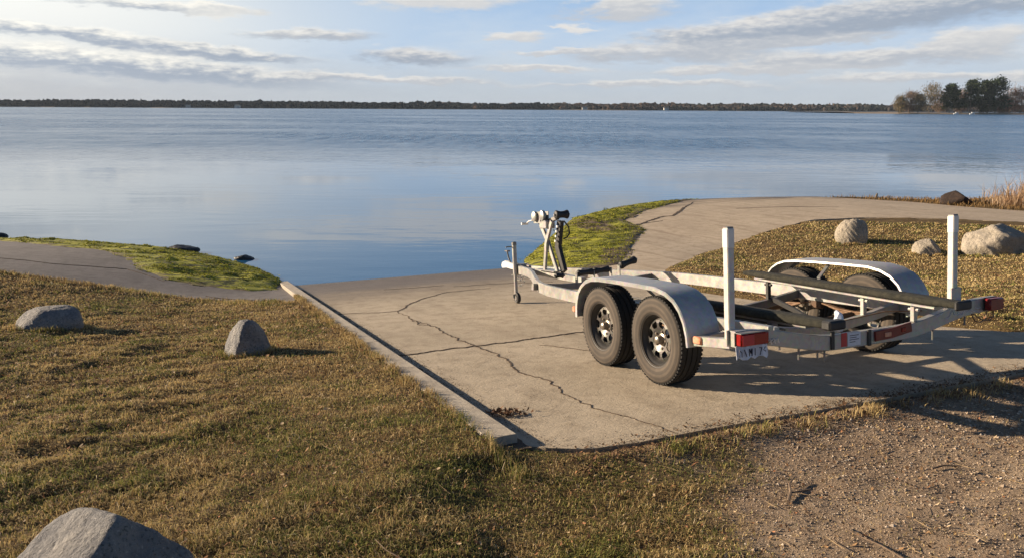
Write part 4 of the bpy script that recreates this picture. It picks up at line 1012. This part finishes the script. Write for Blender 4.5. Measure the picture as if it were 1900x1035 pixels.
# gravel and small stones
def pebbles(name, P, Zb, S, col, seed, flat=.6):
    rg = np.random.default_rng(seed); n_ = len(P)
    base = np.array([(1, 0, 0), (0, 1, 0), (-1, 0, 0), (0, -1, 0), (0, 0, 1), (0, 0, -1)], float)
    V = base[None]*rg.uniform(.6, 1.25, (n_, 6, 1)); V += rg.normal(0, .12, V.shape); a = rg.uniform(0, 6.28, n_); c, s_ = np.cos(a), np.sin(a)
    x = V[..., 0]*c[:, None]-V[..., 1]*s_[:, None]; y = V[..., 0]*s_[:, None]+V[..., 1]*c[:, None]
    V = np.stack([x, y*rg.uniform(.6, 1, (n_, 1)), V[..., 2]*flat], -1)*S[:, None, None]
    V[..., :2] += P[:, None, :]; V[..., 2] += (Zb+S*flat*.35)[:, None]
    f = np.array([(0, 1, 4), (1, 2, 4), (2, 3, 4), (3, 0, 4), (1, 0, 5), (2, 1, 5), (3, 2, 5), (0, 3, 5)])
    L = (np.arange(n_)*6)[:, None, None]+f[None]
    return fastmesh(name, V.reshape(-1, 3), L.ravel(), np.full(n_*8, 3), cols=np.repeat(col[:, None], 6, 1).reshape(-1, 3))
rg = np.random.default_rng(303)
P, r = polar(150000, 2.0, 12, 1.5, 0, 52, rg); P[:, 0] += -.2
gm = gravel_mask(P); k = (gm > rg.random(len(P))*.8+.15) & (sgn(P, P_RAMP) < -.01); P, r = P[k], r[k]
S = np.exp(rg.normal(-5.55, .42, len(P)))*np.clip(r/4, .8, 1.8); S = np.minimum(S, .022)
pc = np.array([(.44, .34, .24), (.33, .25, .17), (.52, .43, .33), (.21, .15, .105), (.60, .53, .43), (.30, .28, .25)]); i = rg.choice(6, len(P), p=[.36, .26, .15, .15, .03, .05])
tag(link('gravel', pebbles('gravel', P, gz(P), S, pc[i]*rg.uniform(.8, 1.2, (len(P), 1)), 8), M['pebble']), 'loose tan gravel covering the ground in front of the ramp', 'gravel', kind='stuff')
# grit and leaf crumbs on the slab and along the gutter
n_ = 2200; t = rg.uniform(1, 11.3, n_); la = np.abs(rg.normal(0, .035, n_))*(.6+t/9)+.06
P = np.array([rp(a, b_)[:2] for a, b_ in zip(la, t)]); Zp = SLOPE*t+.006
n2_ = 900; t2 = rg.uniform(3, 11.2, n2_); l2 = rg.uniform(0, 4.8, n2_); P2 = np.array([rp(a, b_)[:2] for a, b_ in zip(l2, t2)])
t3 = 11.3-np.abs(rg.normal(0, .08, 1200)); l3 = rg.uniform(.3, 4.4, 1200); P3 = np.array([rp(a, b_)[:2] for a, b_ in zip(l3, t3)])
PP = np.vstack([P, P2, P3]); ZZ = np.concatenate([Zp, SLOPE*t2+.003, SLOPE*t3+.004]); S = np.concatenate([rg.uniform(.002, .007, n_), rg.uniform(.0015, .005, n2_), rg.uniform(.002, .006, 1200)])
tag(link('grit', pebbles('grit', PP, ZZ, S, np.tile([(.10, .07, .045)], (len(PP), 1))*rg.uniform(.5, 1.8, (len(PP), 1)), 9, .5), M['pebble']), 'dark grit and crumbs scattered on the slab and gutter', 'grit', kind='stuff')
# fallen leaves
def leaves(name, P, Zb, S, col, seed):
    rg = np.random.default_rng(seed); n_ = len(P); a = rg.uniform(0, 6.28, n_); tilt = rg.normal(0, .35, (n_, 2))
    base = np.array([(-1, 0), (-.35, .42), (.45, .35), (1, 0), (.4, -.38), (-.4, -.4)]); curl = np.array([.25, .0, .05, .3, .0, .1])
    c, s_ = np.cos(a)[:, None], np.sin(a)[:, None]; bx = base[:, 0][None]*rg.uniform(.7, 1.2, (n_, 1)); by = base[:, 1][None]*rg.uniform(.5, 1.3, (n_, 1))
    x = bx*c-by*s_; y = bx*s_+by*c; z = curl[None]*rg.uniform(.2, 1.8, (n_, 1))+x*tilt[:, :1]+y*tilt[:, 1:]
    V = np.stack([x*S[:, None]+P[:, :1], y*S[:, None]+P[:, 1:], z*S[:, None]+Zb[:, None]], -1)
    L = (np.arange(n_)*6)[:, None]+np.array([0, 1, 5, 1, 2, 4, 5, 2, 3, 4])[None]
    return fastmesh(name, V.reshape(-1, 3), L.ravel(), np.tile([3, 4, 3], n_), cols=np.repeat(col[:, None], 6, 1).reshape(-1, 3))
P, r = polar(15000, 2.3, 15, 1.4, -50, 48, rg); k = grassmask(P); P = P[k]; r = r[k]
lc = np.array([(.36, .22, .11), (.26, .13, .06), (.50, .38, .24), (.17, .10, .055), (.42, .20, .10)]); i = rg.choice(5, len(P), p=[.3, .27, .13, .2, .1])
S = rg.uniform(.007, .017, len(P))*np.clip(r/5, .8, 1.6)
tag(link('fallen_leaves', leaves('fallen_leaves', P, gz(P)+.022*(1-gravel_mask(P)*.7), S, lc[i]*rg.uniform(.7, 1.2, (len(P), 1)), 4), M['leaf']), 'small dead brown leaves scattered over lawn and gravel', 'leaves', kind='stuff')
n_ = 5200; l4 = rg.uniform(.1, 4.6, n_); a4 = 11.36+rg.normal(.03, .10, n_)+fbm(l4*2, l4*0, 66, 3)*.12; P = np.array([rp(a, b_)[:2] for a, b_ in zip(l4, a4)])
Zl = np.where(sgn(P, P_RAMP) > 0, SLOPE*a4+.004, gz(P)+.008)
tag(link('edge_litter', leaves('edge_litter', P, Zl, rg.uniform(.005, .014, n_), np.array([(.20, .11, .06), (.12, .07, .04), (.30, .19, .10)])[rg.integers(0, 3, n_)]*rg.uniform(.7, 1.2, (n_, 1)), 17), M['leaf']), 'brown leaf crumbs gathered along the upper edge of the ramp', 'leaves', kind='stuff')
c0 = rp(.16, 10.35); P = np.column_stack([rg.normal(c0[0], .07, 130), rg.normal(c0[1], .035, 130)]); la_, al_ = latal(P)
k = la_ > .02; P = P[k]; al_ = al_[k]
tag(link('leaf_pile', leaves('leaf_pile', P, SLOPE*al_+rg.uniform(.008, .035, len(P)), rg.uniform(.012, .024, len(P)), np.tile([(.12, .065, .035)], (len(P), 1))*rg.uniform(.6, 1.6, (len(P), 1)), 14), M['leaf']), 'small heap of dark leaves in the gutter near the curb end', 'leaves', kind='stuff')
# twigs and straws lying on the ground
mbx = MB(); rr = random.Random(9); k = 0
def stick(mb, x, y, L, a, r_, bend=.2):
    pts = []; 
    for j in range(4):
        t = j/3-.5; xx = x+math.cos(a)*L*t-math.sin(a)*bend*L*(t*t); yy = y+math.sin(a)*L*t+math.cos(a)*bend*L*(t*t); pts.append((xx, yy, gz1(xx, yy)+r_+.012))
    mb.tube(pts, r_, 4, [.7, 1, .9, .4])
for i_ in range(420):
    a = R(rr.uniform(-40, 42)); d_ = rr.uniform(2.4, 6.5); x, y = d_*math.sin(a), d_*math.cos(a)
    if not grassmask(np.array([(x, y)]))[0]: continue
    stick(mbx, x, y, rr.uniform(.04, .15), rr.uniform(0, 3.14), rr.uniform(.0008, .0018), rr.uniform(-.5, .5))
tag(mbx.build('dry_straws', basic('pale_straw', (.40, .30, .17), (.28, .19, .10), 12, .9)), 'pale dry straws lying on the lawn and gravel', 'straw', kind='stuff')
TW = basic('twig_bark', (.13, .09, .06), (.22, .16, .11), 20, .95)
def twig(pts, r_, label, side=None):
    q_ = [(x, y, gz1(x, y)+.014+.004*j) for j, (x, y) in enumerate(pts)]
    mb = MB().tube(q_, r_, 6, [1-.5*j/(len(q_)-1) for j in range(len(q_))])
    if side: a, b_ = side; mb.tube([q_[a], (b_[0], b_[1], gz1(*b_)+.022)], r_*.6, 5)
    o = mb.build('twig', TW, None, True); tag(o, label, 'twig', 'twigs lying on the ground'); return o
twig([(1.30, 3.22), (1.34, 3.30), (1.37, 3.40), (1.42, 3.47)], .008, 'short forked grey twig on the gravel below the ramp', (1, (1.45, 3.33)))
twig([(1.55, 2.62), (1.50, 2.74), (1.44, 2.84), (1.41, 2.95)], .004, 'thin slanting twig on the gravel at the bottom edge right of centre')
twig([(-.32, 2.62), (-.40, 2.66), (-.50, 2.72), (-.56, 2.80)], .0035, 'curved pale twig in the grass at the bottom centre-left')
twig([(2.15, 3.55), (2.22, 3.57), (2.30, 3.55)], .006, 'short dark twig on the gravel at the right')

# stringy strands lying on the algae mats
rg = np.random.default_rng(77); SP = []
for poly, inner, box, n_ in ((P_ALGL, ALG_L, (-13.5, -4.2, 12.6, 19.3), 60000), (P_ALGR, ALG_R, (0, 7.5, 14, 29.2), 90000)):
    P = np.column_stack([rg.uniform(box[0], box[1], n_), rg.uniform(box[2], box[3], n_)]); sg_ = sgn(P, poly)+fbm(P[:, 0]*2.5, P[:, 1]*2.5, 48, 4)*.5
    P = P[(sg_ > .0) & (fbm(P[:, 0]*2.2, P[:, 1]*4.5, 49, 4, .6) > -.05) & (rg.random(len(P)) < .8)]; SP.append((P, algz(42 if poly is P_ALGL else 45, .17 if poly is P_ALGL else .15, poly)(P)))
P = np.vstack([a for a, _ in SP]); Zs = np.concatenate([b_ for _, b_ in SP])
pal = np.array([(.42, .41, .045), (.32, .33, .035), (.21, .23, .028), (.07, .08, .015), (.15, .115, .05)]); i = rg.choice(5, len(P), p=[.30, .28, .20, .14, .08])
r = np.hypot(P[:, 0], P[:, 1])
me = blades('algae_strands', P, Zs, rg.uniform(.010, .036, len(P)), np.maximum(.008, r*.0009)*rg.uniform(.7, 1.6, len(P)), pal[i]*rg.uniform(.75, 1.2, (len(P), 1)), 2.6, 50)
tag(link('algae_strands', me, M['grass']), 'stringy yellow-green strands lying on the algae at both shores', 'algae', kind='stuff')

# ------------------------------------------------------------------ reeds and shore plants
rg = np.random.default_rng(404)
def reedclump(cx_, cy_, rx, ry, n_, h0, h1, label, seed):
    rg = np.random.default_rng(seed); P = np.column_stack([rg.normal(cx_, rx, n_), rg.normal(cy_, ry, n_)]); H = rg.uniform(h0, h1, n_)*(1-.35*np.clip(np.abs(P[:, 0]-cx_)/(2*rx), 0, 1))
    pal = np.array([(.44, .30, .18), (.36, .22, .12), (.56, .43, .30), (.28, .18, .10)]); col = pal[rg.integers(0, 4, n_)]*rg.uniform(.8, 1.2, (n_, 1))
    me = blades('reed_clump', P, gz(P), H, rg.uniform(.012, .03, n_), col, .42, seed); o = link('reed_clump', me, M['reed']); tag(o, label, 'reeds', 'reed clumps on the right shore')
    o['kind'] = 'stuff'; return o
reedclump(18.1, 25.4, .55, .8, 1500, .45, 1.35, 'tall tan dry reeds at the right edge above the boulders', 31)
reedclump(16.9, 25.4, .4, .5, 600, .2, .6, 'low orange-brown dry reeds left of the tall ones', 32)
reedclump(20.5, 25.8, 1.3, .9, 1600, .5, 1.5, 'dry reeds continuing past the right picture edge', 33)
P = np.column_stack([rg.uniform(11.5, 22, 9000), rg.uniform(21, 29.6, 9000)]); k = (sgn(P, P_RIGHT) < -.0) & (terr(P) > .02); P = P[k]
me = blades('shore_grass', P, gz(P), rg.uniform(.05, .18, len(P)), np.full(len(P), .022), np.array([(.30, .19, .08)])*rg.uniform(.6, 1.3, (len(P), 1)), .9, 34)
tag(link('shore_grass', me, M['reed']), 'low brown grass strip along the right shore', 'grass', kind='stuff')
o = MB().tube([(13.94, 28.9, .0), (13.94, 28.9, .16), (13.96, 28.9, .24)], .05, 8, [1, .9, .5]).build('stump', M['bark'], None, True); tag(o, 'tiny dark stump on the right shore left of the dark rock', 'stump')

# ------------------------------------------------------------------ far shore
def bearing(azd, d): return (math.sin(R(azd))*d/math.cos(R(azd)), d)    # d = forward distance
fs = []; rgf = np.random.default_rng(505)
# low far bank
xs = np.linspace(-2600, 2600, 120); front = 1520+fbm(xs*.004, xs*0, 91, 3)*160; V = []; Fq = []
for i, (x, y) in enumerate(zip(xs, front)): V += [(x, y, -.5), (x, y+6, .9), (x, y+1500, 6)]
for i in range(len(xs)-1):
    for j in range(2): a = 3*i+j; Fq.append((a, a+3, a+4, a+1))
me = bpy.data.meshes.new('far_shore'); me.from_pydata(V, [], Fq); tag(link('far_shore', me, basic('far_bank_earth', (.16, .13, .09), (.22, .18, .13), .02, 1., coord='Object')), kind='structure')
bm = bmesh.new(); bmesh.ops.create_icosphere(bm, subdivisions=2, radius=1); bm.verts.ensure_lookup_table()
IV = np.array([v.co[:] for v in bm.verts]); IF = np.array([[v.index for v in f.verts] for f in bm.faces]); bm.free()
n_ = 8000; x = rgf.uniform(-1900, 2300, n_); row = rgf.random(n_); y = np.interp(x, xs, front)+8+row*120
azp = np.degrees(np.arctan2(x, y)); dark_ = (azp < -4.5)*1.0+((azp > -2.2) & (azp < 2.6))*1.0
hgt = np.where(azp < -4, 15.2, np.where(azp < 8, 13.2, 15.5))+fbm(x*.006, x*0+1, 93, 3)*5; hgt = hgt*(.55+.42*row)*rgf.uniform(.85, 1.10, n_)
wd = rgf.uniform(3., 9., n_)*np.where(row < .5, .8, 1.2); IVn = IV[None]*(1+rgf.normal(0, .16, (n_, len(IV), 1)))
V = IVn*np.stack([wd, wd, hgt*.62], -1)[:, None]; V[..., 0] += x[:, None]; V[..., 1] += y[:, None]; V[..., 2] += (hgt*.38)[:, None]
cdk = np.array([(.005, .010, .015), (.009, .014, .018)]); cbr = np.array([(.075, .055, .045), (.06, .05, .044), (.028, .032, .03), (.11, .08, .062)])
col = np.where((rgf.random(n_) < dark_*.93)[:, None], cdk[rgf.integers(0, 2, n_)], cbr[np.clip(((fbm(x*.012, row*3, 95, 3)+.5)*6-1).astype(int), 0, 3)])*rgf.uniform(.85, 1.15, (n_, 1))
L = (np.arange(n_)*len(IV))[:, None, None]+IF[None]
tag(link('far_woodland', fastmesh('far_woodland', V.reshape(-1, 3), L.ravel(), np.full(n_*len(IF), 3), cols=np.repeat(col[:, None], len(IV), 1).reshape(-1, 3)), M['farfol']), 'long dark line of trees along the far shore of the lake', 'woodland', kind='stuff')
# small pale houses among the far trees
def house(azd, d, wd_, label, wall):
    x, y = bearing(azd, d); h = empty('lake_house', (x, y, .8)); tag(h, label, 'house', 'pale houses on the far shore')
    MB().box((0, 0, 2), (wd_, 7, 4)).build('wall', wall, h)
    r_ = MB(); a = wd_/2+.4; r_.add([(-a, -4, 4), (a, -4, 4), (a, 4, 4), (-a, 4, 4), (-a, 0, 6.4), (a, 0, 6.4)], [(0, 1, 5, 4), (2, 3, 4, 5), (0, 4, 3), (1, 2, 5), (0, 3, 2, 1)]); r_.build('roof', M['galv_dark'], h)
    for k in (-.28, .05, .3): MB().box((k*wd_, -3.53, 2.2), (1.3, .12, 1.2)).build('window', M['ink'], h)
WALL = basic('pale_house_wall', (.62, .60, .56), (.55, .53, .49), .4, .8)
house(-22.8, 1500, 12, 'pale house on the far shore below the left sky', WALL)
house(-19.6, 1498, 9, 'smaller pale house just right of the first on the far left shore', WALL)
house(5.3, 1490, 10, 'pale house on the far shore right of the winch stand', WALL)
house(11.2, 1490, 9, 'pale house on the far shore above the near guide post', WALL)

# wooded point on the right
xs = np.linspace(330, 900, 60); V = []; Fq = []
for x in xs:
    y0 = 745-35*sstep(np.array((x-330)/90.))-30*sstep(np.array((x-400)/300.)); y0 = float(y0)
    V += [(x, y0, -.4), (x, y0+5, .7), (x, y0+40, 1.4), (x+30, y0+260, .8), (x+30, y0+290, -1)]
for i in range(len(xs)-1):
    for j in range(4): a = 5*i+j; Fq.append((a, a+5, a+6, a+1))
me = bpy.data.meshes.new('wooded_point'); me.from_pydata(V, [], Fq); tag(link('wooded_point', me, basic('pale_beach_earth', (.30, .22, .14), (.24, .18, .11), .05, 1.)), kind='structure')
def tree(azd, D_, Hh, wd_, kind, label, seed, n_=1500, name='tree', group='trees on the wooded point'):
    rg = np.random.default_rng(seed); x0, y0 = bearing(azd, D_); root = empty(name, (x0, y0, .9)); tag(root, label, 'tree', group)
    tr = MB().tube([(0, 0, -1), (.2, 0, Hh*.3), (0, .2, Hh*.6), (.1, 0, Hh*.92)], .45, 7, [1, .8, .5, .15])
    for k in range(9):
        a = rg.uniform(0, 6.28); z0 = Hh*rg.uniform(.25, .75); L = wd_*rg.uniform(.3, .48); tr.tube([(0, 0, z0), (math.cos(a)*L*.6, math.sin(a)*L*.6, z0+L*.35), (math.cos(a)*L, math.sin(a)*L, z0+L*.8)], .16, 5, [1, .7, .2])
    tr.build('trunk', M['bark'], root)
    if kind == 'pine':
        nc = 42; cz_ = rg.uniform(.22, 1, nc); rad_ = wd_*.5*np.clip((1.04-cz_)*1.6, .10, 1)**.7*rg.uniform(.45, 1, nc); cs = wd_*.13
        pal = np.array([(.024, .042, .020), (.040, .062, .028), (.060, .080, .038)])
    else:
        nc = 55; cz_ = rg.uniform(.15, .98, nc); rad_ = wd_*.5*np.sqrt(np.clip(1-((cz_-.55)/.5)**2, .05, 1))*rg.uniform(.3, 1, nc); cs = wd_*.14
        pal = {'brown': np.array([(.19, .13, .085), (.25, .17, .11), (.14, .10, .07)]), 'russet': np.array([(.30, .135, .08), (.24, .125, .08), (.33, .18, .115)]), 'olive': np.array([(.17, .135, .065), (.12, .10, .055), (.23, .17, .085)])}[kind]
    ca_ = rg.uniform(0, 6.28, nc); C_ = np.stack([np.cos(ca_)*rad_, np.sin(ca_)*rad_, cz_*Hh], 1)
    if kind != 'pine': n_ = int(n_*.55)
    i = rg.integers(0, nc, n_); c = C_[i]+rg.normal(0, cs, (n_, 3))*np.array([1, 1, .6 if kind == 'pine' else .9])
    s_ = rg.uniform(.5, 1.15, n_)*(1.15 if kind == 'pine' else 1.0); d1 = rg.normal(size=(n_, 3)); d1 /= np.linalg.norm(d1, axis=1)[:, None]; d2 = np.cross(d1, rg.normal(size=(n_, 3))); d2 /= np.linalg.norm(d2, axis=1)[:, None]
    if kind != 'pine': d1[:, 2] = np.abs(d1[:, 2])+.8; d1 /= np.linalg.norm(d1, axis=1)[:, None]; d1 = d1*1.5; d2 = d2*.38
    V = np.stack([c-d1*s_[:, None]*.7, c+d2*s_[:, None]*.6, c+d1*s_[:, None]*.7, c-d2*s_[:, None]*.6], 1)
    clump = rg.uniform(.7, 1.3, nc)[i][:, None]; col = pal[rg.integers(0, 3, n_)]*clump
    me = fastmesh('crown', V.reshape(-1, 3), (np.arange(n_*4)), np.full(n_, 4), cols=np.repeat(col[:, None], 4, 1).reshape(-1, 3)); link('crown', me, M['foliage'], root)
def azpx(px): return math.degrees(math.atan((px-950)/1400))
TR_ = [(1650, 735, 15, 11, 'olive', 'low olive scrubby tree at the left tip of the wooded point'), (1667, 738, 19, 13, 'brown', 'bare brown tree second from the left tip of the point'),
       (1683, 733, 17, 11, 'olive', 'olive-brown tree between the bare tree and the taller one'), (1703, 740, 26, 17, 'olive', 'tall olive-brown tree left of the first pine'),
       (1740, 735, 25, 16, 'pine', 'leftmost dark pine on the point'), (1722, 748, 19, 14, 'brown', 'low brown tree between the olive tree and the first pine'),
       (1759, 750, 21, 15, 'brown', 'brown tree in the gap between the first two pines'), (1776, 735, 29.5, 16, 'pine', 'slim dark pine second from the left'),
       (1799, 742, 29, 16, 'pine', 'dark pine left of the tallest one'), (1822, 732, 31.5, 20, 'pine', 'tallest and broadest dark pine on the point'), (1808, 728, 15, 12, 'pine', 'low dark pine in front of the tallest pine'),
       (1850, 745, 24, 17, 'brown', 'brown tree just right of the tallest pine'), (1868, 735, 22, 16, 'russet', 'lower russet tree in the right group'), (1888, 742, 28, 19, 'russet', 'tall russet tree at the right picture edge'),
       (1838, 733, 14, 12, 'russet', 'low russet tree under the tallest pine'), (1915, 738, 29, 20, 'russet', 'russet tree just outside the right picture edge'), (1950, 742, 27, 20, 'brown', 'brown tree beyond the right picture edge')]
for k, (px_, D_, Hh, wd_, kd, lb) in enumerate(TR_): tree(azpx(px_), D_, Hh, wd_, kd, lb, 600+k, 4200 if kd == 'pine' else 4600, name='pine_tree' if kd == 'pine' else 'bare_tree')
# moored boats and a dock along the point, a marker buoy on the water
def boat(azd, D_, L, label):
    x, y = bearing(azd, D_); h = MB(); V = []; pr = [(-.5, .32, .9), (-.2, .36, .9), (.2, .32, 1.0), (.42, .14, 1.15), (.5, .0, 1.25)]
    for t, wv_, zt in pr: V += [(t*L, -wv_*L*.5, zt), (t*L, -wv_*L*.35, .0), (t*L, wv_*L*.35, .0), (t*L, wv_*L*.5, zt)]
    Fs = [(0, 1, 2, 3), (16, 19, 18, 17)]
    for i in range(4):
        a = 4*i
        for j in range(4): Fs.append((a+j, a+(j+1) % 4, a+4+(j+1) % 4, a+4+j))
    h.add(V, Fs); root = empty('moored_boat', (x, y, -.1)); tag(root, label, 'boat', 'white boats moored at the wooded point'); h.build('hull', M['white'], root)
    MB().box((0, 0, 1.6), (L*.3, L*.22, 1.0), ch=.1).build('cabin', M['white'], root)
boat(azpx(1753), 700, 4.5, 'left of the two white boats moored below the pines'); boat(azpx(1782), 696, 4.5, 'right of the two white boats moored below the pines')
x, y = bearing(azpx(1885), 330); bo = MB().lathe([(0, -.4), (.35, -.35), (.4, .0), (.32, .25), (.10, .4), (.08, 1.2), (0, 1.25)], 'w', n=14).build('marker_buoy', M['white'], None, True); bo.location = (x, y, 0); tag(bo, 'small white marker buoy on the water right of the point', 'buoy')
# ------------------------------------------------------------------ air over the lake
hz = MB().box((0, 100, 15.5), (6400, 6400, 41))
m = bpy.data.materials.new('lake_haze'); m.use_nodes = True; m.node_tree.nodes.clear(); n = NT(m.node_tree)
pv = n.node('ShaderNodeVolumePrincipled', {'Color': (.68, .82, 1., 1), 'Density': HAZE, 'Anisotropy': 0.}); n.l.new(pv.outputs[0], n.node('ShaderNodeOutputMaterial').inputs['Volume'])
if HAZE > 0: tag(hz.build('haze', m), 'thin pale haze lying over the lake', 'haze', kind='stuff')
print('scene built')
